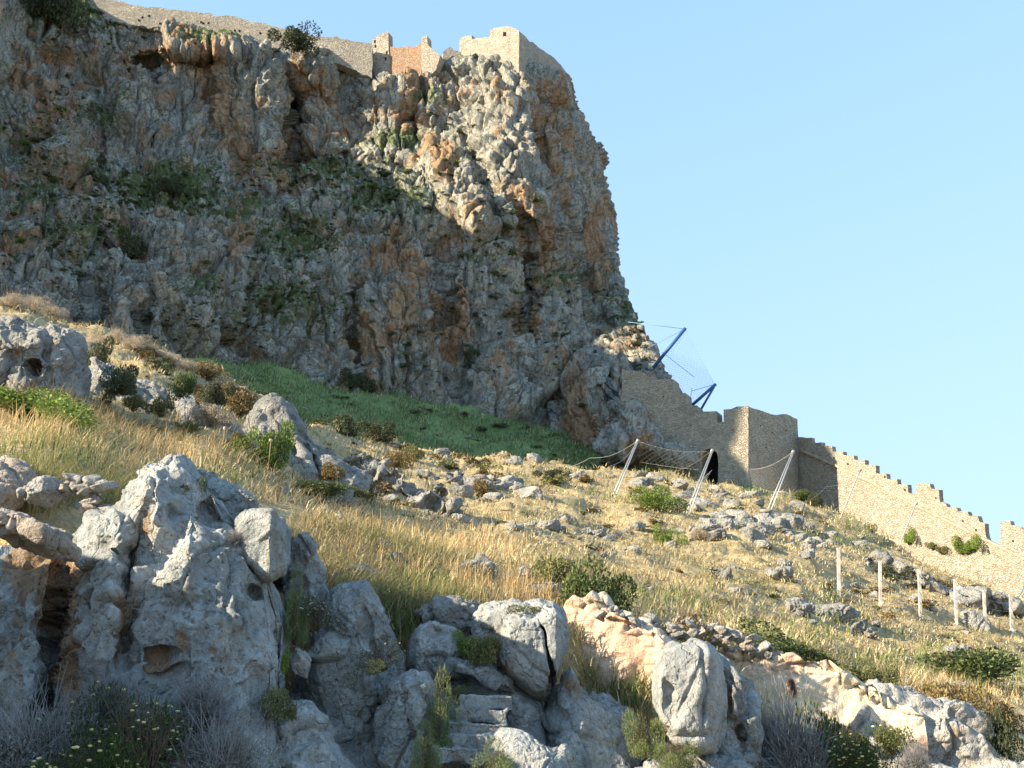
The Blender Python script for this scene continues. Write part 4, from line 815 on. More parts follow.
def wall_slab(name, A, B_, outline, thick, mat, jag=0.0, step=0.5, parent=None, push=0.0, seed=0, back=None):
    """outline (pixels) laid on the upright plane through ground points A, B_; a closed solid of real thickness"""
    import bmesh
    A = np.array(A, float); B_ = np.array(B_, float); d = (B_ - A) / np.linalg.norm(B_ - A); n = np.array([d[1], -d[0]])
    A2 = A + n * push; pts = [plane_hit(A2, n, x, y) for x, y in outline]
    rj = np.random.default_rng(seed); fine = []
    for i in range(len(pts)):
        a, b = pts[i], pts[(i + 1) % len(pts)]; k = max(1, int(np.linalg.norm(b - a) / step)) if jag else 1
        for q in range(k):
            p = a + (b - a) * q / k
            if q and jag: p = p + np.array([d[0], d[1], 0]) * rj.normal() * jag * 0.5 + np.array([0, 0, 1]) * rj.normal() * jag
            fine.append(p)
    bm = bmesh.new(); off = np.array([-n[0], -n[1], 0]) * thick
    f = [bm.verts.new(p) for p in fine]; bk = [bm.verts.new(p + off) for p in fine]; m = len(f)
    bm.faces.new(f); bm.faces.new(bk[::-1])
    for i in range(m): bm.faces.new((f[(i + 1) % m], f[i], bk[i], bk[(i + 1) % m]))
    bmesh.ops.recalc_face_normals(bm, faces=bm.faces); bmesh.ops.triangulate(bm, faces=bm.faces)
    me = bpy.data.meshes.new(name); bm.to_mesh(me); bm.free()
    return link(name, me, mat, parent)
def xy(px, Y): return P(px, 450, Y)[:2]
W0 = [0, 0, 0]
# upper curtain with the arched gate, then the bastion, then the long curtain running down to the sea side
A1, B1 = xy(622, 116.5), xy(748, 110.5)
t1 = empty('curtain_wall', W0, 'shaded stepped battlement wall with a dark arched gate, between cliff and bastion', 'fortress wall')
arch = [(701.5, 490), (701.5, 457), (702.5, 452.5), (705.5, 449.5), (709.5, 448.3), (713.5, 449.5), (716.8, 452.5), (718, 457), (718, 490)]
wall_slab('wall', A1, B1, [(622, 368.6), (641, 371.5), (641, 376), (655, 377), (656, 379), (673, 379), (674, 393), (685.5, 393), (686, 405), (697, 405.5), (698, 413), (702, 413.5), (702.5, 411.5), (716.5, 411), (717, 422), (723.5, 422), (723.6, 409.5), (731, 409), (737, 406.5), (748, 406), (748, 500)] + arch[::-1] + [(622, 500)], 2.2, M_WALL, 0.06, 0.7, t1, 0, 3)
ar = [(x + (1.6 if x > 710 else -1.6 if x < 709 else 0), y - 1.6) for x, y in arch[1:-1]]
wall_slab('arch_ring', A1, B1, ar + arch[1:-1][::-1], 0.5, M_EDGE, 0, 1, t1, 0.12)
wall_slab('gate', A1, B1, [(700, 446), (720, 446), (720, 492), (700, 492)], 0.3, M_SHADE, 0, 1, t1, -2.0)
C1 = xy(798.5, 119.0)
t2 = empty('bastion', W0, 'square masonry bastion with a shaded flank and one merlon, right of the arched gate', 'bastion')
wall_slab('flank_wall', B1, C1, [(748.2, 406), (756, 409), (768, 413), (776, 415), (781, 417.5), (782.5, 414), (790, 415.5), (797.5, 419), (798.4, 440), (798.4, 520), (748.2, 500)], 2.0, M_WALL, 0.05, 0.7, t2, 0.02, 5)
wall_slab('sunlit_corner', A1, B1, [(738, 406.8), (748.3, 406), (748.3, 500), (738, 500)], 1.8, M_WALL2, 0.04, 0.7, t2, 0.05, 6)  # bastion front strip in the lit masonry copy, where sun falls
# the sloping flank top patch and putlog holes, black plates painted as their inner shade
for (x, y) in [(760, 425), (772, 432), (786, 430), (766, 447), (690, 425), (672, 410), (663, 396)]:
    a, b = (B1, C1) if x > 748 else (A1, B1)
    wall_slab('putlog_hole', a, b, [(x, y), (x + 1, y), (x + 1, y + 1), (x, y + 1)], .1, M_SHADE, 0, 1, t2 if x > 748 else t1, .04)
D1 = xy(1024, 95.0); dd_ = (D1 - C1); E1 = D1 + dd_ * 0.5
t3 = empty('curtain_wall', W0, 'long sunlit battlement wall stepping down beside the bastion, with a broken gap', 'fortress wall')
topl = [(797, 437), (811, 437.6), (811.4, 442), (821.4, 442.3), (822, 446.4), (832, 446.4), (832.6, 451.4), (843, 451.6), (843.5, 455.4), (853.8, 455.6), (854.2, 459.5), (865, 460), (865.2, 465), (875.7, 465.4), (876, 473.3), (886.4, 473.7), (886.8, 478.8), (897, 479), (897.6, 484.2), (907.6, 484.7), (908.3, 493), (916, 494),
        (916.6, 484.2), (923, 483), (929.5, 483.6), (931.3, 488.6), (939, 489.7), (940, 502.4), (942, 502), (946, 504), (947, 507), (956.4, 507.6), (958, 511), (967.4, 511.6), (969, 516), (977.6, 516), (979.4, 521.9), (984.9, 523.6), (985, 530), (986, 536.7), (988, 541), (994, 545), (999, 546), (1000.2, 540), (1000.2, 522.5), (1006, 520.5), (1010, 521), (1011, 525), (1018, 526.5), (1024, 529), (1034, 533), (1036, 538), (1048, 541), (1060, 548), (1080, 560), (1120, 584)]
wall_slab('wall', C1, D1, topl + [(1120, 760), (797, 560)], 0.55, M_WALL2, 0.07, 0.6, t3, 0, 7)
cl = [(800, 448.6), (836, 464.5), (873, 482), (916, 504.6), (950, 521), (983.8, 537.8), (1024, 557.5), (1080, 586)]
wall_slab('string_course', C1, D1, cl + [(x, y + 2.4) for x, y in cl[::-1]], 0.3, M_EDGE, 0.0, 1, t3, 0.25)
for (x, y) in [(833, 457), (847, 463), (858, 470), (884, 476), (875, 484), (893, 493), (935, 497), (975, 529), (904, 489), (962, 520), (1012, 540)]:
    wall_slab('putlog_hole', C1, D1, [(x, y), (x + 1.6, y + .3), (x + 1.6, y + 2), (x, y + 1.7)], .1, M_SHADE, 0, 1, t3, .03)

# ruins on the summit
ts = empty('rampart_wall', W0, 'long sunlit rubble wall along the crest of the cliff', 'fortress wall')
Y0, Y1 = 158.0, 161.0
wall_slab('wall', xy(80, Y0), xy(372, Y1), [(80, -4), (95, -1), (112, 0), (128, 4), (145, 7.5), (165, 8.5), (183, 10.5), (200, 12.5), (222, 15.5), (243, 19), (265, 23), (285, 29), (305, 34), (330, 37.5), (347, 39.5), (360, 42), (372, 43), (372, 78), (345, 66), (330, 62), (290, 56), (250, 50), (200, 44), (150, 40), (110, 34), (80, 24)], 2.0, M_TOP, 0.16, 0.9, ts, 0, 8)
rh = random.Random(3)
for k in range(14):
    x = 100 + rh.random() * 160; y = np.interp(x, [100, 260], [8, 26]) + rh.uniform(1, 12)
    wall_slab('putlog_hole', xy(80, Y0), xy(372, Y1), [(x, y), (x + 1.7, y), (x + 1.7, y + 2), (x, y + 2)], .1, M_SHADE, 0, 1, ts, .05)
tr = empty('ruined_tower', W0, 'ruined reddish tower wall with two upright stubs on the cliff crest', 'ruin')
wall_slab('tower_stub', xy(365, 163), xy(440, 158.5), [(370, 76), (370.5, 45), (372, 42), (373, 38.5), (379, 35), (386.5, 31.5), (388.2, 32), (388.5, 47), (389.5, 60), (389.5, 82), (378, 82)], 1.6, M_TOP, 0.10, 0.8, tr, 0.2, 9)
wall_slab('wall', xy(365, 163), xy(440, 158.5), [(388, 47), (392, 46.5), (400, 47.5), (408, 46), (414, 47), (419, 44.5), (421, 42), (424, 41.5), (424, 82), (388, 84)], 1.6, M_RED, 0.12, 0.8, tr, 0, 10)
wall_slab('tower_stub', xy(365, 163), xy(440, 158.5), [(421, 43), (422, 37), (427, 35.5), (427.6, 44), (431, 48), (436, 52), (440, 55), (436, 70), (424, 80), (421, 80)], 1.6, M_TOP, 0.10, 0.8, tr, 0.25, 11)
for (x, y) in [(374, 40), (374.5, 44.5), (386, 51), (385, 57)]: wall_slab('opening', xy(365, 163), xy(440, 158.5), [(x, y), (x + 1.3, y), (x + 1.3, y + 3), (x, y + 3)], .1, M_SHADE, 0, 1, tr, .26)
tk = empty('castle', W0, 'square castle block with one small window on the topmost cliff corner', 'castle')
K0, K1, K2 = xy(459, 163), xy(519, 157), xy(572, 184)
wall_slab('front_wall', K0, K1, [(459, 44), (460, 38), (467, 36), (471.5, 35), (472, 39), (480, 38), (490, 37), (490, 30), (497, 27.5), (505, 26.2), (512, 27), (517, 29.5), (519, 31), (519, 84), (490, 84), (459, 78)], 2.0, M_TOP, 0.06, 0.9, tk, 0, 12)
wall_slab('side_wall', K1, K2, [(519.2, 31), (526, 37), (530, 42), (533, 42), (538, 47), (543, 50), (548, 54), (553, 57), (560, 64), (566, 72), (570, 80), (572, 96), (519.2, 88)], 2.0, M_TOP, 0.06, 0.9, tk, 0.02, 13)
wall_slab('window', K0, K1, [(503, 32), (506, 32), (506, 36), (503, 36)], .1, M_SHADE, 0, 1, tk, .04)
tl = empty('rampart_wall', W0, 'low broken wall between the reddish ruin and the castle', 'fortress wall')
wall_slab('wall', xy(442, 163), xy(480, 164), [(443, 52), (445, 50), (450, 47), (452, 47), (453, 50), (458, 51), (466, 54), (474, 59), (476, 78), (443, 70)], 1.4, M_TOP, 0.1, 0.8, tl, 0, 14)

# ------------------------------------------------------------------ rockfall nets and posts
t_ = NT('galvanised_steel', .45); t_.b.inputs['Metallic'].default_value = .6; M_STEEL = t_.done((0.46, 0.46, 0.45))
t_ = NT('blue_paint', .5); M_BLUE = t_.done((0.045, 0.13, 0.30))
t_ = NT('blue_wire', .6); M_BWIRE = t_.done((0.22, 0.38, 0.58))
t_ = NT('grey_wire', .6); M_WIRE = t_.done((0.36, 0.36, 0.35))
def patch_net(name, c, nu, nv, r, mat, parent, sag=0.5, belly=0.0):
    """wire mesh stretched over four corners (3D), diagonal wires, sagging on its free edges"""
    c = [np.array(p, float) for p in c]
    def S(u, v):
        p = (c[0] * (1 - u) + c[1] * u) * (1 - v) + (c[3] * (1 - u) + c[2] * u) * v
        return p + np.array([0, -belly, -sag * (1 - 0.8 * v)]) * math.sin(math.pi * u)
    parts = []
    for k in range(-nv, nu + 1):
        for sg in (1, -1):
            a = []
            for q in range(0, 15):
                t = q / 14.0; uu = (k + t * nv) / nu if sg > 0 else 1 - (k + t * nv) / nu
                if 0 <= uu <= 1: a.append(S(uu, t))
            if len(a) > 1: parts.append(tube_vf(a, r, 3))
    for vv_ in (0, 1):
        parts.append(tube_vf([S(u, vv_) for u in np.linspace(0, 1, 12)], r * 1.3, 4))
    V, Fc = merge(parts); return link(name, fix_quads(name, V, Fc), mat, parent)
def post(name, top, foot, Yt, Yf, r, mat, label, group=None, base=True, twin=0.0):
    a, b = P(*top, Yt), P(*foot, Yf); e = empty(name, b, label, 'post', group)
    if twin:
        for s in (-1, 1): V, Fc = tube_vf([b + [s * twin, 0, -.4], a + [s * twin * .3, 0, 0]], r, 8); link('tube', fix_quads('tube', V - b, Fc), mat, e)
    else: V, Fc = tube_vf([b + (b - a) * .05, a], r, 8); link('tube', fix_quads('tube', V - b, Fc), mat, e)
    V, Fc = tube_vf([a - (a - b) * .015, a + (a - b) * .02], r * 2.6, 8); link('head', fix_quads('head', V - b, Fc), mat, e)
    if base:
        V, Fc = rock_vf(2, 9, (.35, .35, .15), (0, 0, 0), 9, 18, 0); link('footing', mk_mesh('footing', V, Fc), M_KERB, e)
    return a, b
PB = []
for k, (tp, ft, Yt, lab) in enumerate([((637.5, 441), (605.5, 509), 68, 'tall slanting net post highest on the straw slope, before the cliff foot'), ((712, 451), (683, 519), 66, 'tall slanting net post in front of the dark arched gate'), ((793, 452), (766, 511), 66, 'tall slanting net post in front of the bastion flank')]):
    PB.append(post('net_post', tp, ft, Yt + 1.5, Yt, 0.04, M_STEEL, lab, 'slanting net posts on the slope', True, 0.12))
Yw = 90.0
PB.append(post('net_post', (860, 470), (838.5, 523), Yw, Yw, 0.055, M_WIRE, 'thin slanting net post against the shaded foot of the long wall', 'slanting net posts on the slope'))
PB.append(post('net_post', (916, 503.5), (898, 549), Yw - 4, Yw - 4, 0.055, M_WIRE, 'thin slanting net post touching the string course below the broken merlon', 'slanting net posts on the slope'))
def cable(name, pts, r, mat, label):
    a = [P(*p) for p in pts]; fine = []
    for i in range(len(a) - 1):
        for t in np.linspace(0, 1, 8)[:-1]: fine.append(a[i] + (a[i + 1] - a[i]) * t - np.array([0, 0, .35 * math.sin(math.pi * t)]))
    V, Fc = tube_vf(fine + [a[-1]], r, 4); return tag(link(name, fix_quads(name, V, Fc), mat), label, 'cable')
cable('stay_cable', [(637.5, 441, 69.5), (590, 458, 80), (548, 467, 84)], 0.018, M_STEEL, 'pale stay cable from the highest net post down to the green slope')
cable('stay_cable', [(637.5, 441, 69.5), (610, 466, 60), (560, 500, 52)], 0.010, M_STEEL, 'thin stay cable from the highest net post toward the straw')
cable('stay_cable', [(712, 451, 67.5), (660, 474, 84)], 0.010, M_STEEL, 'stay cable of the net post before the arched gate')
cable('stay_cable', [(793, 452, 67.5), (748, 469, 90)], 0.015, M_STEEL, 'stay cable from the third net post to the bastion corner')
cable('stay_cable', [(860, 470, 90), (826, 487, 90), (790, 505, 70)], 0.010, M_STEEL, 'stay cable crossing the shadow on the long wall')
cable('stay_cable', [(1024, 586, 80), (1009, 600, 70)], 0.05, M_WIRE, 'thick dark stay cable at the very edge by the last fence post')
def net(label, c, nu, nv, r, mat, sag, belly=0):
    o = patch_net('safety_net', [P(*q) for q in c], nu, nv, r, mat, None, sag, belly); tag(o, label, 'safety net')
net('grey wire net drooping from the highest net post toward the arched gate', [(637.5, 441, 69.5), (712, 451, 67.5), (700, 470, 74), (640, 462, 78)], 12, 4, 0.004, M_STEEL, 0.3)
net('grey wire net lying low beside the wide green bush', [(655, 497, 66), (712, 470, 66), (690, 516, 65), (668, 516, 65)], 14, 8, 0.007, M_WIRE, 0.5)
net('grey wire net hanging over the shaded bastion flank', [(748, 470, 78), (793, 452, 67.5), (800, 498, 76), (752, 486, 80)], 14, 9, 0.007, M_WIRE, 0.3)
YB = 124.0
tb = empty('rockfall_barrier', P(690, 400, YB), 'blue rockfall net stretched between two blue slanting poles against the sky', 'rockfall barrier'); ob_ = P(690, 400, YB)
for (a, b, r) in [((685.5, 328), (653, 368), .20), ((716, 384), (690, 407), .18), ((714, 387), (700, 411), .14)]:
    V, Fc = tube_vf([P(*b, YB), P(*a, YB - 1)], r, 8); link('pole', fix_quads('pole', V - ob_, Fc), M_BLUE, tb)
q4 = [P(685, 329, YB - 1), P(715, 385, YB - 1), P(697, 409, YB), P(661, 361, YB)]
nb_ = patch_net('net', [p - ob_ for p in q4], 20, 16, 0.009, M_BWIRE, tb, 0.0); 
for a, b in [((685, 329), (628, 322)), ((685, 329), (640, 352)), ((662, 352), (694, 377)), ((690, 402), (692, 388)), ((716, 384), (692, 391))]:
    V, Fc = tube_vf([P(*a, YB - 1) - ob_, P(*b, YB) - ob_], .035, 4); link('stay_wire', fix_quads('stay_wire', V, Fc), M_BWIRE, tb)

# fence of white concrete posts
t_ = NT('whitewashed_concrete', .8); M_POST = t_.done(t_.mix(t_.rng(t_.noise(t_.pos, 3, 5), .4, .62), (0.60, .56, .50), (.44, .39, .34)), t_.bump(t_.noise(t_.pos, 20, 3), .5, .01))
flab = ['first white fence post, standing alone beside the jagged grey rocks', 'second white fence post down the line', 'third white fence post, the tallest looking of the row', 'fourth white fence post, before the dark ledge', 'fifth white fence post, beside the dark boulder', 'last white fence post, by the thick dark cable']
FP = []
for k, (x, yt, yb) in enumerate([(838.5, 549, 596), (880, 562, 606), (920, 570, 617), (956, 580, 623.5), (985, 591, 631), (1011.5, 596, 634)]):
    h = hit(x, yb + 1); Y = h[0][1] if h else 40
    a, b = P(x - (1 if k > 1 else 0), yt, Y), P(x, yb + 2, Y); w_ = 0.052; e = empty('fence_post', b, flab[k], 'fence post', 'white concrete fence posts'); hgt = a[2] - b[2]; lean = (a[0] - b[0])
    V, Fc = box_vf(-w_, w_, -w_, w_, -.3, hgt); V[:, 0] += lean * np.clip(V[:, 2], 0, hgt) / hgt
    Vc = V.copy(); link('shaft', fix_quads('shaft', V, Fc, False), M_POST, e)
    V, Fc = box_vf(-w_ * 1.15, w_ * 1.15, -w_ * 1.15, w_ * 1.15, hgt, hgt + .04); V[:, 0] += lean; link('cap', fix_quads('cap', V, Fc, False), M_POST, e)
    FP.append((b, hgt, lean))
parts = []
for k in range(5):
    for f in (.2, .4, .6, .8, .96):
        p0 = FP[k][0] + [FP[k][2] * f, 0, FP[k][1] * f]; p1 = FP[k + 1][0] + [FP[k + 1][2] * f, 0, FP[k + 1][1] * f]
        parts.append(tube_vf([p0, (p0 + p1) / 2 - [0, 0, .03], p1], 0.009, 3))
V, Fc = merge(parts); tag(link('fence_wire', fix_quads('fence_wire', V, Fc), M_WIRE), 'thin horizontal wires strung between the white fence posts', 'fence wire')
# ------------------------------------------------------------------ grass
def leafmat(name, rough=0.8, trans=0.25):
    t = NT(name, rough); c = t.attr()[0]
    t.b.inputs['Specular IOR Level'].default_value = 0.15
    t.put(t.b.inputs['Base Color'], c)
    tr = t.node('ShaderNodeBsdfTranslucent'); t.put(tr.inputs['Color'], c)
    mx = t.node('ShaderNodeMixShader'); mx.inputs[0].default_value = trans
    t.t.links.new(t.b.outputs[0], mx.inputs[1]); t.t.links.new(tr.outputs[0], mx.inputs[2])
    t.t.links.new(mx.outputs[0], t.t.nodes['Material Output'].inputs['Surface'])
    return t.m
M_BLADE = leafmat('grass_blades'); M_LEAF = leafmat('leaves', 0.7, 0.2); M_TWIG = leafmat('twigs', 0.9, 0.0)
RG = np.random.default_rng(99)
PAL = {'straw': [(0.64, 0.54, 0.34), (0.70, 0.62, 0.43), (0.52, 0.42, 0.25), (0.55, 0.48, 0.31), (0.40, 0.37, 0.19), (0.33, 0.24, 0.14)],
       'gold': [(0.60, 0.45, 0.24), (0.68, 0.54, 0.33), (0.48, 0.33, 0.17)],
       'green': [(0.12, 0.19, 0.05), (0.17, 0.24, 0.07), (0.09, 0.14, 0.04), (0.28, 0.29, 0.11)],
       'olive': [(0.25, 0.25, 0.10), (0.33, 0.30, 0.13), (0.18, 0.20, 0.08)],
       'slope': [(0.23, 0.31, 0.115), (0.30, 0.38, 0.155), (0.16, 0.22, 0.085), (0.38, 0.40, 0.21), (0.12, 0.16, 0.08)]}
def blades(name, base, h, w, lean, pal, label, cat='grass', bent=0.35):
    n = len(base); a = RG.uniform(0, 2 * math.pi, n); fx = np.stack([np.cos(a), np.sin(a), 0 * a], -1)
    side = np.stack([-np.sin(a), np.cos(a), 0 * a], -1)
    ln = lean[:, None] * h[:, None] * fx + np.array([0.12, 0.02, 0]) * h[:, None]
    up = np.array([0, 0, 1.0])
    m = base + ln * 0.4 + up * (h * 0.55)[:, None]; tp = base + ln * (1 + bent) + up * h[:, None]
    V = np.stack([base - side * w[:, None] - up * (0.1 * h)[:, None], base + side * w[:, None] - up * (0.1 * h)[:, None], m + side * (w * .7)[:, None], m - side * (w * .7)[:, None], tp], 1).reshape(-1, 3)
    i = np.arange(n)[:, None] * 5
    tri = np.concatenate([i + [0, 1, 2], i + [0, 2, 3], i + [3, 2, 4]])
    c = np.array(PAL[pal])[RG.integers(0, len(PAL[pal]), n)] * RG.uniform(0.75, 1.2, n)[:, None]
    pn = np.clip(0.5 + 1.1 * fbm(base / np.array([3.5, 3.5, 2.5]), 3, 202), 0, 1)[:, None]; pg = np.clip(1.6 * fbm(base / 5.0, 3, 203) - 0.25, 0, 0.8)[:, None]
    if pal in ('straw', 'gold'): c = c * (0.72 + 0.42 * pn) * np.array([1.04, 1.0, 0.90]); c = c * (1 - pg) + np.array([0.26, 0.27, 0.11]) * pg
    c = np.repeat(c, 5, 0)
    return tag(link(name, mk_mesh(name, V, tri, False, np.clip(c, 0, 1)), M_BLADE), label, cat, kind='stuff')
def sample(V, ni, nj, n, dens, px, py, jr=None):
    """n random surface points of a grid, kept by the density map"""
    i = RG.integers(0, ni - 1, n); j = RG.integers(0, (jr or nj) - 1, n); u = RG.random(n)[:, None]; v = RG.random(n)[:, None]
    p = (V[i, j] * (1 - u) + V[i + 1, j] * u) * (1 - v) + (V[i, j + 1] * (1 - u) + V[i + 1, j + 1] * u) * v
    k = RG.random(n) < dens(px[i, j], py[i, j], p); return p[k]
def tufts(p, k, spread):
    q = np.repeat(p, k, 0); s = np.repeat(spread, k); return q + np.stack([RG.normal(size=len(q)) * s, RG.normal(size=len(q)) * s, 0 * s], -1)
gm = HGREEN; HV2 = HV
def dry_d(px, py, p):
    patch = 0.5 + 0.8 * fbm(p / np.array([3.0, 3.0, 3.0]) * 0.9, 3, 71)
    near = np.where((px < 300) & (py > 505), 0.0, 1.0) * np.where((px > 425) & (px < 780) & (py > 640), 0.12, 1.0) * np.where((px >= 300) & (px < 430) & (py > 620), .3, 1.0)
    return np.clip(patch + .15, 0.3, 1) * near * (py < 705 + 0 * px) * (1 - 0.6 * blobs(px, py, [(660, 625, 60, 14, .8), (360, 640, 60, 50, .7), (200, 400, 110, 34, .6), (60, 350, 50, 30, .7)]))
p = sample(HV2, NI, NJT, 95000, dry_d, HPXa, HPYa)
Yd = p[:, 1]; k = 5
b = tufts(p, k, 0.05 + 0.004 * Yd); Yb = b[:, 1]; size = 0.6 + 0.7 * np.clip(0.5 + fbm(b / 2.0, 2, 88), 0, 1.2)
hh = RG.uniform(0.08, 0.32, len(b)) * size * np.interp(Yb, [12, 18, 30, 60, 110], [1, .8, .5, .75, 1.5])
blades('dry_grass', b, hh, np.clip(0.0022 + 0.00036 * Yb, 0, 0.042), RG.uniform(0.3, 1.7, len(b)), 'straw', 'pale dry straw grass covering the sunlit hillside')
def gold_d(px, py, p): return blobs(px, py, [(420, 545, 70, 26, 1.0), (90, 430, 80, 30, .9), (500, 585, 60, 20, .7), (150, 455, 50, 20, .7), (30, 490, 30, 20, .7), (370, 455, 40, 10, .6), (640, 545, 60, 12, .3), (960, 690, 50, 14, .5), (350, 530, 60, 14, .5)])
p = sample(HV2, NI, NJT, 26000, gold_d, HPXa, HPYa); b = tufts(p, 6, 0.03 + 0.003 * p[:, 1]); Yb = b[:, 1]
blades('tall_dry_grass', b, RG.uniform(0.20, 0.50, len(b)) * np.interp(Yb, [12, 20, 40], [1, .8, .6]), np.clip(0.0018 + 0.00022 * Yb, 0, .02), RG.uniform(0.05, 0.4, len(b)), 'gold', 'tall golden dry grass waving in clumps above the crag and boulders')
def green_d(px, py, p): return np.clip(blobs(px, py, [(420, 592, 40, 20, 1.0), (345, 600, 20, 16, .8), (390, 615, 30, 30, .8), (60, 452, 46, 16, .6), (100, 462, 30, 8, .7), (445, 640, 30, 14, .9), (470, 668, 30, 10, .8), (455, 700, 12, 30, .8), (230, 478, 40, 8, .4), (520, 760, 50, 12, .6), (640, 740, 20, 20, .7), (430, 750, 16, 26, .9), (680, 742, 30, 18, .5), (620, 700, 30, 16, .6), (690, 600, 40, 10, .3), (780, 640, 70, 14, .5), (880, 668, 60, 12, .6), (960, 665, 60, 14, .6), (700, 470, 60, 14, .5), (780, 490, 60, 12, .7), (860, 535, 40, 9, .7), (820, 612, 40, 8, .4), (640, 500, 60, 8, .3), (350, 480, 30, 8, .4)]), 0, 1)
p = sample(HV2, NI, NJT, 40000, green_d, HPXa, HPYa); b = tufts(p, 5, 0.03 + 0.003 * p[:, 1]); Yb = b[:, 1]
blades('green_grass', b, RG.uniform(0.10, 0.30, len(b)) * np.clip(.8 + Yb / 60, .8, 2), np.clip(0.0026 + 0.0004 * Yb, 0, .03), RG.uniform(0.1, 0.7, len(b)), 'green', 'patches of fresh green grass and weeds between the rocks')
p = sample(GV, GI, GJ + 8, 60000, lambda px, py, p: np.clip(.6 + fbm(p / 5, 3, 5), .15, 1), np.zeros((GI, GJ + 8)), np.zeros((GI, GJ + 8))); b = tufts(p, 3, np.full(len(p), .4))
blades('green_grass', b, RG.uniform(0.12, 0.5, len(b)), np.full(len(b), .05), RG.uniform(0.1, 0.8, len(b)), 'slope', 'shaded green grass of the long slope at the foot of the cliff')

# ------------------------------------------------------------------ shrubs
def dome_pts(n, lob, seed, flat=0.75):
    r = np.random.default_rng(seed); cen = r.normal(size=(lob, 3)) * [0.42, 0.42, 0.22] + [0, 0, 0.38]; rad = r.uniform(0.26, 0.50, lob)
    k = r.integers(0, lob, n); d = r.normal(size=(n, 3)); d /= np.linalg.norm(d, axis=1)[:, None]; rr_ = rad[k] * (0.45 + 0.6 * r.random(n) ** 0.45)
    p = cen[k] + d * rr_[:, None]; p[:, 2] *= flat; p[:, 2] = np.abs(p[:, 2] + .02); return p, d, k, lob
def leaf_mesh(name, n, lob, seed, leaf, cols, elong=1.6, stipple=0.25, flat=0.75):
    p, d, k, lob = dome_pts(n, lob, seed, flat); r = np.random.default_rng(seed + 1)
    t = d + r.normal(size=(n, 3)) * 0.8 + [0, 0, .5]; t /= np.linalg.norm(t, axis=1)[:, None]
    s = np.cross(t, r.normal(size=(n, 3))); s /= np.linalg.norm(s, axis=1)[:, None]
    L = leaf * r.uniform(0.6, 1.4, n)[:, None]
    V = np.stack([p, p + t * L * .5 + s * L * .5 / elong, p + t * L, p + t * L * .5 - s * L * .5 / elong], 1).reshape(-1, 3)
    Fc = np.arange(n * 4).reshape(-1, 4)
    lobcol = r.uniform(0.75, 1.25, lob)[k]
    c = np.array(cols)[r.integers(0, len(cols), n)] * (lobcol * r.uniform(1 - stipple, 1 + stipple, n))[:, None]
    return mk_mesh(name, V, Fc, False, np.clip(np.repeat(c, 4, 0), 0, 1))
def twig_mesh(name, n, seed, col, r0=0.012, spread=0.62, fork=3, hgt=0.75):
    r = np.random.default_rng(seed); Vs, Fs = [], []
    for k in range(n):
        a = r.uniform(0, 6.28); e = r.uniform(0.1, 1.05) ** .8; end = np.array([math.cos(a) * spread * e, math.sin(a) * spread * e, hgt * math.sqrt(max(0.05, 1.15 - e * e)) * r.uniform(.75, 1.1)])
        m = end * 0.5 + r.normal(size=3) * 0.09; pts = [np.zeros(3) + [end[0] * .15, end[1] * .15, -.04], m, end]
        Vs.append(tube_vf(pts, [r0, r0 * .7, r0 * .25], 3))
        for q in range(fork):
            s = pts[1] + (pts[2] - pts[1]) * r.uniform(0, .7); e2 = s + (end - pts[1]) * r.uniform(.4, .8) + r.normal(size=3) * 0.17
            Vs.append(tube_vf([s, (s + e2) / 2 + r.normal(size=3) * .02, e2], [r0 * .5, r0 * .35, r0 * .15], 3))
    V, Fc = merge(Vs); me = fix_quads(name, V, Fc); c = np.tile(np.array(col), (len(V), 1)) * np.random.default_rng(seed).uniform(.8, 1.2, len(V))[:, None]; set_col(me, np.clip(c, 0, 1)); return me
def flower_heads(n, lob, seed, size, cols, flat=.8):
    p, d, k, lob = dome_pts(n * 3, lob, seed, flat); r = np.random.default_rng(seed + 9)
    keep = np.argsort(-(p @ np.array([0, -.25, 1.0])) + r.random(len(p)) * 0.7)[:n]; p = p[keep] * 1.06
    dV, dF = ico(2); ms = [mk_mesh('flower_head', dV * [size, size, size * .55] * (1 + .12 * np.sin(9 * dV[:, :1] + 7 * dV[:, 1:2])), dF, True, np.tile(c_, (len(dV), 1))) for c_ in cols]
    return [(ms[r.integers(0, len(ms))], tuple(p[i]), r.uniform(.6, 1.25)) for i in range(n)]
GRN = [(0.12, 0.155, 0.055), (0.17, 0.20, 0.08), (0.08, 0.11, 0.04)]; BRI = [(0.16, 0.235, 0.045), (0.22, 0.30, 0.07), (0.12, 0.17, 0.04)]
BRN = [(0.20, 0.14, 0.06), (0.28, 0.19, 0.08), (0.13, 0.10, 0.04), (0.24, 0.20, 0.08)]; OLV = [(0.16, 0.17, 0.06), (0.22, 0.22, 0.09), (0.11, 0.12, 0.05)]
GRY = [(0.20, 0.22, 0.20), (0.28, 0.30, 0.28), (0.14, 0.155, 0.14)]; DRK = [(0.08, 0.10, 0.05), (0.115, 0.135, 0.065), (0.055, 0.07, 0.038)]; PKB = [(0.46, 0.39, 0.28), (0.56, 0.48, 0.36), (0.36, 0.28, 0.20)]
def kind(name, n, leaf, cols, tw, twcol, flowers=None, flat=.75, seed=0, var=2, elong=1.6, fork=2):
    out = []
    for v in range(var):
        o = dict(foliage=leaf_mesh('foliage', n, 9, seed + v * 10, leaf, cols, elong, .25, flat) if n else None, stems=twig_mesh('stems', tw, seed + v, twcol, 0.010, .62, fork, flat))
        if flowers: o['flowers'] = flower_heads(flowers[0], 9, seed + v * 10, flowers[1], flowers[2], flat)
        out.append(o)
    return out
BR = (0.14, 0.10, 0.07); GB_ = (0.27, 0.26, 0.24)
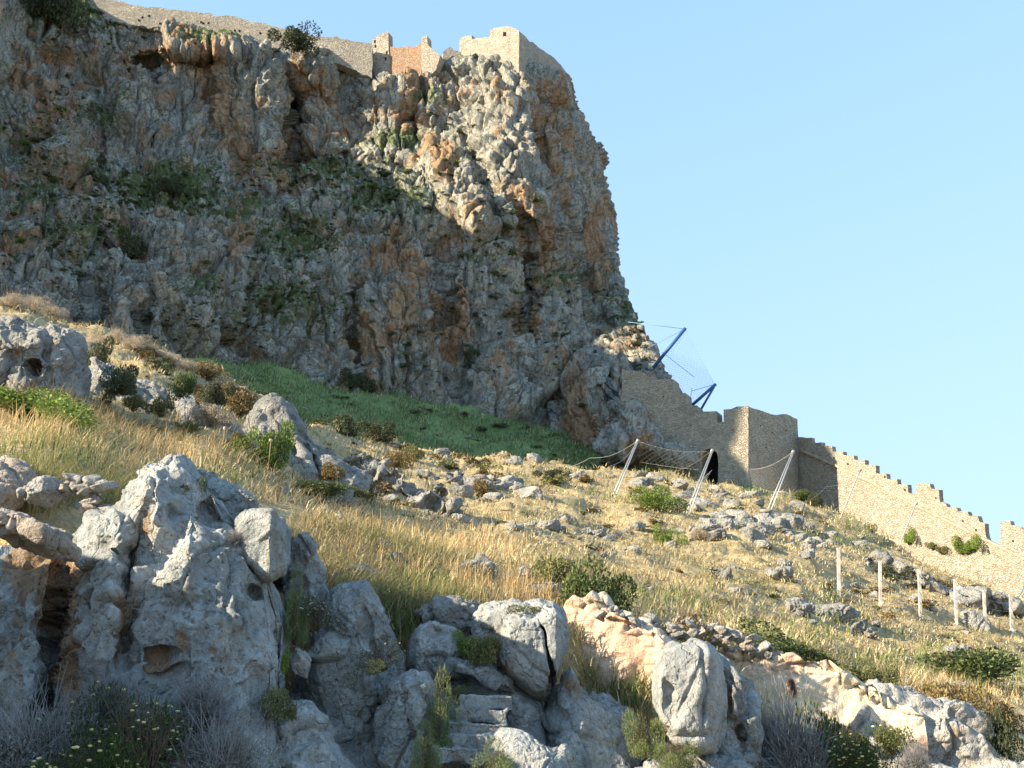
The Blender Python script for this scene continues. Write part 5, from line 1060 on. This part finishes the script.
K = {'green': kind('g', 5200, .075, GRN, 40, BR, seed=1), 'bright': kind('b', 7000, .06, BRI, 30, BR, seed=20, flat=.85), 'brown': kind('br', 4200, .07, BRN, 60, BR, seed=40, flat=.7),
     'olive': kind('o', 4200, .07, OLV, 40, BR, seed=60, flat=.6), 'dark': kind('d', 4200, .08, DRK, 40, BR, seed=80, flat=.8), 'pinkdry': kind('p', 5200, .045, PKB, 90, (0.44, .37, .28), seed=100, fork=5, flat=.6),
     'grey': kind('gy', 9000, .045, GRY, 90, GB_, seed=120, elong=4, fork=9, flat=.62), 'greydead': kind('gd', 5200, .035, GRY, 110, (0.24, 0.235, 0.23), seed=140, elong=4, fork=10, flat=.62),
     'flower': kind('f', 9000, .055, [(0.05, .085, .025), (.08, .12, .035), (.04, .06, .02)], 60, BR, (95, .017, [(0.70, 0.60, .22), (0.78, .70, .40), (.62, .50, .25)]), seed=160, elong=4),
     'heath': kind('h', 5200, .045, DRK, 60, BR, (45, .012, [(0.60, .50, .44), (.5, .36, .3)]), seed=180, elong=3, flat=.6),
     'fine': kind('fi', 9000, .07, [(0.16, .20, .08), (.22, .25, .11), (.11, .15, .06)], 60, BR, seed=200, elong=6, flat=.7)}
KM = {'foliage': M_LEAF, 'stems': M_TWIG, 'flowers': M_LEAF}
def shrub(kd, loc, w, h, label, group=None, name='shrub', rz=None, tilt=0, v=0, d=None, cat='shrub'):
    e = empty(name, loc, label, cat, group); e.scale = (w, d or w, h); e.rotation_euler = (0, tilt, RG.uniform(0, 6.28) if rz is None else rz)
    for part, me in K[kd][v % len(K[kd])].items():
        if part == 'flowers':
            for hm, hp, hs in me:
                f_ = link('flower_head', hm, M_LEAF, e); f_.location = hp; f_.scale = (hs * .9 / w, hs * .9 / (d or w), hs * .9 / h)
        elif me is not None: link(part, me, KM[part], e)
    return e
def spx(kd, px, py, wpx, hpx, label, Y=None, tree=None, **kw):
    """shrub whose foot is at the pixel; wpx/hpx its full size"""
    if Y is None:
        h = hit(px, py, tree)
        if h is None: return None
        loc = h[0]; Y = loc[1]
    else: loc = P(px, py, Y)
    m = mpp(Y); return shrub(kd, loc - np.array([0, 0, .03 * hpx * m]), wpx * m / 1.7, hpx * m / .80, label, v=int(px) % 2, **kw)
# foreground
spx('grey', 30, 800, 170, 92, 'silvery grey scrub at the bottom beside the rust-brown cleft', Y=8.6)
spx('grey', 215, 800, 130, 74, 'silvery twiggy scrub at the bottom just past the cream-flowered bush', Y=8.7)
spx('greydead', 100, 738, 76, 64, 'dark grey leafless scrub standing behind the cream-flowered bush', Y=8.9)
spx('greydead', 200, 728, 84, 50, 'leafless grey twigs spreading flat on the face of the big crag', Y=9.0)
spx('flower', 140, 800, 120, 96, 'green bush dotted with cream-yellow flower heads at the foot of the big crag', Y=8.35)
spx('flower', 60, 815, 90, 60, 'low bush with scattered yellow flowers in the bottom corner', Y=8.2)
spx('greydead', 235, 547, 30, 18, 'round brown dead cushion on the shoulder of the big crag', Y=9.95)
spx('olive', 190, 500, 26, 26, 'small olive shrub in the notch behind the crag top', Y=10.2)
spx('heath', 317, 628, 34, 36, 'dark green cushion with pinkish flower heads in the gap by the crag', Y=10.4)
spx('fine', 294, 640, 24, 56, 'wispy grey-green stems in the gap by the crag', Y=10.3)
spx('heath', 384, 668, 50, 30, 'dark flowering heath creeping over the blue-grey rocks', Y=10.3, tilt=.5)
spx('olive', 275, 718, 32, 34, 'olive tuft in the crack at the foot of the big crag', Y=9.6)
spx('bright', 284, 672, 12, 22, 'little bright green sprig in the gap beside the crag', Y=10.0)
spx('bright', 466, 656, 30, 22, 'fresh green tuft between hollowed boulder and split boulder', Y=11.3)
spx('olive', 485, 662, 32, 30, 'yellow-green tuft leaning on the split boulder', Y=11.1)
spx('fine', 436, 755, 34, 60, 'dark green grassy shrub beside the worn steps', Y=10.3)
spx('fine', 426, 770, 28, 34, 'green-yellow tuft at the bottom next to the chain of rocks', Y=9.8)
spx('fine', 500, 782, 36, 30, 'light green tuft growing over the lowest step', Y=9.7)
spx('olive', 524, 616, 32, 12, 'flat grey-green cushion on top of the split boulder', Y=11.2)
spx('olive', 458, 700, 14, 16, 'tiny straw-coloured tuft on the step rock', Y=10.9)
spx('green', 585, 612, 64, 48, 'rounded green bush above the pink terrace wall', Y=14.2)
spx('olive', 555, 583, 52, 30, 'pale green bush behind the rounded green bush', Y=15.5)
spx('brown', 690, 640, 44, 28, 'rusty brown shrub on the rubble top above the tall upright boulder', Y=13.7)
spx('fine', 645, 755, 36, 44, 'wispy dry-green grass shrub left of the tall upright boulder', Y=10.9)
spx('fine', 675, 770, 40, 30, 'yellow-green tuft beneath the tall upright boulder', Y=10.5)
spx('greydead', 795, 800, 100, 92, 'big tangle of grey dead scrub between upright boulder and terrace wall', Y=12.0)
spx('greydead', 765, 775, 56, 66, 'smaller grey dead scrub against the shaded rock', Y=12.0)
spx('green', 835, 775, 64, 62, 'green bush in front of the lit terrace wall', Y=12.6)
spx('flower', 850, 790, 70, 56, 'dark bush with whitish flower heads under the terrace wall', Y=12.0)
spx('olive', 893, 752, 36, 28, 'yellow-green bush against the whitish rock face', Y=13.8)
spx('greydead', 915, 780, 40, 34, 'pale dead twigs at the foot of the whitish rock face', Y=13.4)
spx('brown', 945, 718, 60, 40, 'rounded bush with orange-brown leaves on top of the whitish rock', Y=17.5)
spx('brown', 1000, 732, 56, 30, 'orange-brown bush at the picture edge above the whitish rock', Y=17.5)
spx('dark', 1003, 765, 36, 48, 'dark green bush hanging down the whitish rock near the edge', Y=15.0)
spx('green', 806, 668, 84, 24, 'long green bush on the terrace wall top under the straw slope', Y=17.2, tilt=.42, rz=0.0)
spx('olive', 862, 694, 70, 24, 'brown-green bush trailing along the terrace wall top', Y=16.8, tilt=.42, rz=0.0)
spx('green', 968, 680, 90, 32, 'wide grey-green bush in the straw below the fence', d=2.0)
spx('olive', 880, 690, 34, 26, 'spiky grey-green bush over the end of the terrace wall', Y=16.5)
# mid slope
spx('bright', 270, 468, 46, 44, 'rounded bright green shrub nestling against the grey rock rib', Y=20.9)
spx('bright', 34, 418, 120, 32, 'long low bright green bush below the rock block with the dark hole', Y=16.4, tilt=0.30, rz=0.0, d=1.0)
spx('dark', 96, 372, 26, 30, 'dark green shrub in the shade beside the rock block')
spx('brown', 232, 412, 48, 34, 'large golden-brown shrub above the bright green rounded one')
spx('brown', 205, 378, 40, 20, 'rust-topped green shrub on the ridge line before the cliff')
spx('brown', 47, 345, 24, 20, 'golden shrub on top of the rock block')
for k, (x, y, w_, h_) in enumerate([(12, 308, 34, 18), (32, 312, 28, 20), (52, 318, 26, 16), (74, 324, 26, 16), (116, 344, 30, 18), (134, 350, 28, 18), (150, 356, 26, 16), (168, 364, 24, 14), (186, 370, 24, 13), (204, 376, 20, 12)]):
    spx('pinkdry', x, y, w_, h_, ['pale dry bush, first of the row on the ridge line', 'second pale dry bush on the ridge line, over the rock block', 'third pale dry bush on the ridge line', 'pale dry bush on the ridge just before the shaded dip', 'pale dry bush on the ridge just past the shaded dip', 'sixth pale dry bush along the ridge line', 'seventh pale dry bush along the ridge line', 'eighth pale dry bush along the ridge line', 'ninth pale dry bush, beside the rust-topped shrub', 'last and smallest pale dry bush of the ridge row'][k])
for k, (x, y, w_, h_, kd, lab) in enumerate([(134, 410, 14, 14, 'olive', 'small round yellow-olive cushion on the shaded rock band'), (160, 415, 16, 16, 'olive', 'second yellow-olive cushion on the shaded rock band'), (200, 402, 14, 16, 'brown', 'small golden cushion under the large golden-brown shrub'),
      (180, 395, 20, 20, 'green', 'green shrub among the golden cushions'), (165, 375, 26, 18, 'dark', 'dark shrub left of the golden-brown one, high on the slope'), (150, 360, 22, 14, 'brown', 'brown shrub in the row under the ridge'), (210, 425, 30, 20, 'pinkdry', 'dull dry bush in the shade of the rock band'),
      (395, 470, 30, 24, 'brown', 'golden-brown bush at the top of the straw above the rock clump'), (410, 462, 24, 18, 'olive', 'olive bush behind the rock clump'), (365, 500, 24, 26, 'brown', 'brown bush wedged in the rock clump'), (450, 445, 24, 16, 'brown', 'single golden bush before the green slope'),
      (480, 497, 34, 20, 'brown', 'golden cushion shrub at mid-slope beside pale rocks'), (345, 435, 44, 20, 'dark', 'dark purple-brown bush patch at the edge of the green slope'), (375, 440, 34, 16, 'dark', 'second dark bush patch at the edge of the green slope'),
      (657, 512, 50, 20, 'bright', 'wide bright green bush among the slanting net posts'), (664, 545, 22, 20, 'bright', 'compact green bush below the wide one'), (700, 540, 20, 14, 'pinkdry', 'dry bush beside the grey rocks'), (555, 480, 30, 10, 'dark', 'dark low bush by the rocks under the green slope'),
      (310, 495, 70, 16, 'green', 'dark green undergrowth at the foot of the rock rib'), (365, 520, 40, 10, 'pinkdry', 'pinkish flowering weeds under the rock clump'), (620, 585, 40, 10, 'pinkdry', 'thin reddish weeds over the terrace wall'), (930, 588, 40, 12, 'brown', 'brown bush on the ledge behind the fence'), (890, 580, 24, 14, 'dark', 'dark bush on the ledge behind the second post'),
      (975, 600, 30, 14, 'dark', 'dark bush on the ledge behind the fourth post'), (800, 500, 22, 10, 'green', 'green bush at the foot of the bastion flank'), (813, 506, 16, 12, 'dark', 'dark bush in the corner between bastion and long wall')]):
    if x < 260 and y > 390: spx(kd, x, y, w_ * 1.35, h_ * 1.3, lab, Y=20.9)
    else: spx(kd, x, y, w_, h_, lab)
for k, (x, y, w_, h_, kd, lab) in enumerate([(122, 392, 34, 26, 'dark', 'dark spreading shrub at the upper end of the shaded rock band'), (238, 448, 26, 18, 'brown', 'brown tuft at the lower end of the shaded rock band'), (150, 438, 30, 14, 'olive', 'dull olive growth along the foot of the shaded rock band'), (100, 420, 24, 22, 'dark', 'dark bush in the cleft beside the brown-grey block'), (215, 402, 26, 20, 'dark', 'dark bush above the middle of the shaded rock band'), (190, 432, 22, 12, 'olive', 'low olive cushion near the foot of the shaded rock band')]):
    spx(kd, x, y, w_, h_, lab, Y=20.6)
spx('brown', 330, 478, 26, 18, 'brown cushion on the lower end of the grey rock rib', Y=23.4); spx('olive', 345, 496, 40, 12, 'olive growth under the lower end of the grey rock rib', Y=23.0)
def on_wall(px, py, w_, h_, kd, lab):
    d = B1 * 0; dd = (D1 - C1) / np.linalg.norm(D1 - C1); n = np.array([dd[1], -dd[0]]); p = plane_hit(C1, n, px, py); m = mpp(p[1]); shrub(kd, p - np.array([0, 0, h_ * m * .4]), w_ * m / 1.7, h_ * m / .8, lab, 'shrubs rooted in the long wall', cat='shrub')
on_wall(911, 536, 14, 16, 'bright', 'green shrub rooted in the long wall behind the thin net post'); on_wall(872, 530, 11, 12, 'olive', 'olive shrub low on the long wall'); on_wall(963, 547, 20, 16, 'bright', 'big yellow-green shrub on the long wall beneath the broken gap')
on_wall(975, 543, 18, 16, 'bright', 'second yellow-green shrub on the long wall beneath the gap'); on_wall(933, 546, 12, 9, 'olive', 'small olive shrub midway down the long wall'); on_wall(944, 550, 14, 10, 'olive', 'small olive shrub just right of another on the long wall')
# cliff
spx('dark', 297, 50, 44, 22, 'dark green bush growing on the crest wall above the gully', Y=151.5)
spx('dark', 55, 22, 60, 50, 'large dark bush on the cliff in the top corner', tree=CB)
spx('dark', 470, 365, 14, 24, 'dark green shrub hanging in a hollow low on the cliff', tree=CB); spx('dark', 132, 258, 34, 24, 'dark shrub on the lower cliff above the ridge', tree=CB); spx('dark', 165, 192, 30, 16, 'dark green shrub in the middle of the vegetated ledge', tree=CB)
spx('dark', 350, 388, 30, 14, 'dark bush along the foot of the cliff', tree=GB); spx('dark', 372, 392, 26, 12, 'second dark bush along the foot of the cliff', tree=GB)
spx('olive', 425, 98, 14, 8, 'yellow-green tuft under the castle', tree=CB)
K2 = [dict(foliage=leaf_mesh('foliage', 520, 6, 300 + k, .20, [GRN, OLV, DRK, BRI, DRK, BRN, PKB][k], 1.4, .3, .7)) for k in range(7)]
cl_ = [(60, 250, 70, 40, 34), (110, 195, 50, 24, 30), (30, 150, 26, 34, 16), (190, 190, 60, 24, 36), (320, 175, 50, 22, 26), (390, 195, 50, 34, 30), (300, 235, 50, 24, 22), (270, 300, 60, 34, 30), (460, 150, 50, 50, 14), (500, 250, 50, 60, 22), (560, 330, 50, 60, 16), (420, 350, 70, 40, 16), (640, 335, 14, 30, 12), (100, 40, 60, 24, 14), (60, 110, 20, 20, 8), (200, 330, 60, 20, 16)]
def small_shrubs(cands, keepn, lab, grp, mass_name, mass_lab, wide):
    cands.sort(key=lambda q: -q[1]); mass = []
    for k, (loc, px_s, s, jj) in enumerate(cands):
        sc_ = np.array([s * rr.uniform(.8, 1.5) * wide, s, s * rr.uniform(.6, 1.0)]); rz = rr.uniform(0, 6)
        if k < keepn:
            o = link('shrub', K2[jj]['foliage'], M_LEAF); o.location = loc; o.scale = sc_; o.rotation_euler = (0, 0, rz); tag(o, lab, 'shrub', grp)
        else:
            me = K2[jj]['foliage']; V, _ = mesh_arrays(me); a = np.empty(len(V) * 4, np.float32); me.attributes['mask'].data.foreach_get('color', a)
            mass.append(((V * sc_) @ rotm(0, 0, rz).T + loc, np.arange(len(V)).reshape(-1, 4), a.reshape(-1, 4)))
    if mass:
        V, Fc = merge([(a, b) for a, b, c in mass]); tag(link(mass_name, mk_mesh(mass_name, V, Fc, False, np.concatenate([c for a, b, c in mass])), M_LEAF), mass_lab, 'undergrowth', kind='stuff')
ca = []
for (cx, cy, sx, sy, n) in cl_:
    for k in range(int(n * 3.2)):
        x, y = rr.gauss(cx, sx * .6), rr.gauss(cy, sy * .6); h = hit(x, y, CB)
        if h is None or not (0 < x < 690 and 0 < y < 450): continue
        m = mpp(h[0][1]); s = rr.uniform(1.3, 3.2) if rr.random() < .8 else rr.uniform(3, 6); ca.append((h[0] - np.array([0, 0, s * m * .3]), s, s * m, rr.choice([0, 0, 1, 2, 2, 2, 3, 4])))
small_shrubs(ca, 120, 'small green shrub clinging to the ledges of the great cliff', 'small shrubs scattered over the cliff', 'cliff_undergrowth', 'low green growth in the cracks and ledges of the cliff', 1.2)
ca = []
for k in range(1500):
    x, y = rr.uniform(0, 1024), rr.uniform(300, 700); h = hit(x, y)
    if h is None or h[0][1] < 17 or len(ca) >= 420: continue
    if float(fbm(h[0][None] / 6, 2, 123)[0]) < -0.05: continue
    s = rr.uniform(2.5, 8); m = mpp(h[0][1]); ca.append((h[0] - np.array([0, 0, s * m * .3]), s, s * m, rr.choice([1, 1, 0, 4, 5, 5, 6])))
small_shrubs(ca, 90, 'small low shrub in the dry straw of the hillside', 'small shrubs scattered over the straw slope', 'hillside_undergrowth', 'low brown and green growth in the straw of the hillside', 1.5)
for k in range(34):
    x = rr.uniform(235, 600); y = np.interp(x, [235, 600], [378, 448]) + rr.uniform(-6, 26) ; h = hit(x, y, GB)
    if h is None: continue
    m = mpp(h[0][1]); s = rr.uniform(3, 7) * m
    if k % 4 == 3: o = link('slope_rock', ROCKP[k % 8], M_MID); o.scale = (s * .9, s * .7, s * .5); tag(o, 'grey rock lying on the shaded green slope', 'rock', 'rocks on the green slope')
    else: o = link('shrub', K2[rr.choice([1, 2, 4])]['foliage'], M_LEAF); o.scale = (s * 2.0, s, s * .7); tag(o, 'low dark shrub on the shaded green slope', 'shrub', 'dark shrubs on the green slope')
    o.location = h[0]; o.rotation_euler = (0, 0, rr.uniform(0, 6))
for (cx, cy, sx, sy, n) in [(425, 462, 60, 12, 16), (500, 484, 46, 10, 9), (375, 480, 24, 16, 7), (740, 520, 60, 14, 8), (690, 628, 30, 8, 4), (900, 588, 60, 12, 6)]:
    for k in range(n):
        x, y = rr.gauss(cx, sx * .6), rr.gauss(cy, sy * .6); h = hit(x, y)
        if h is None or h[0][1] < 14: continue
        m = mpp(h[0][1]); s = rr.uniform(7, 13) * m; o = link('shrub', K2[rr.choice([5, 5, 5, 1])]['foliage'], M_LEAF); o.location = h[0] - np.array([0, 0, .15 * s]); o.scale = (s * 1.3, s, s * .75); o.rotation_euler = (0, 0, rr.uniform(0, 6))
        tag(o, 'golden-brown cushion shrub growing between the grey slope rocks', 'shrub', 'golden-brown cushions among the rocks')
# dead flower stalks standing out of the straw
for k, (x, y, hp, Y) in enumerate([(155, 420, 30, 14), (166, 432, 22, 14), (107, 458, 22, 12), (222, 450, 22, 17), (268, 470, 30, 19), (335, 505, 32, 20), (137, 425, 16, 15)]):
    h = hit(x, y); b_ = h[0]; m = mpp(b_[1]); e = empty('dry_flower_stalk', b_, 'thin dry flower stalk with a seed head standing in the straw', 'flower stalk', 'dry flower stalks in the straw')
    V, Fc = tube_vf([[0, 0, -.05], [.01, 0, hp * m * .5], [0.02, 0, hp * m]], .3 * m, 4); me = fix_quads('stem', V, Fc); set_col(me, np.tile([.45, .33, .18], (len(V), 1))); link('stem', me, M_TWIG, e)
    V, Fc = rock_vf(2, k, np.array([1.6, 1.6, 1.9]) * m, (0, 0, 0), 9, 10, .1); link('seed_head', mk_mesh('seed_head', V + [0.02, 0, hp * m], Fc, True, np.tile([.55, .42, .30], (len(V), 1))), M_TWIG, e)
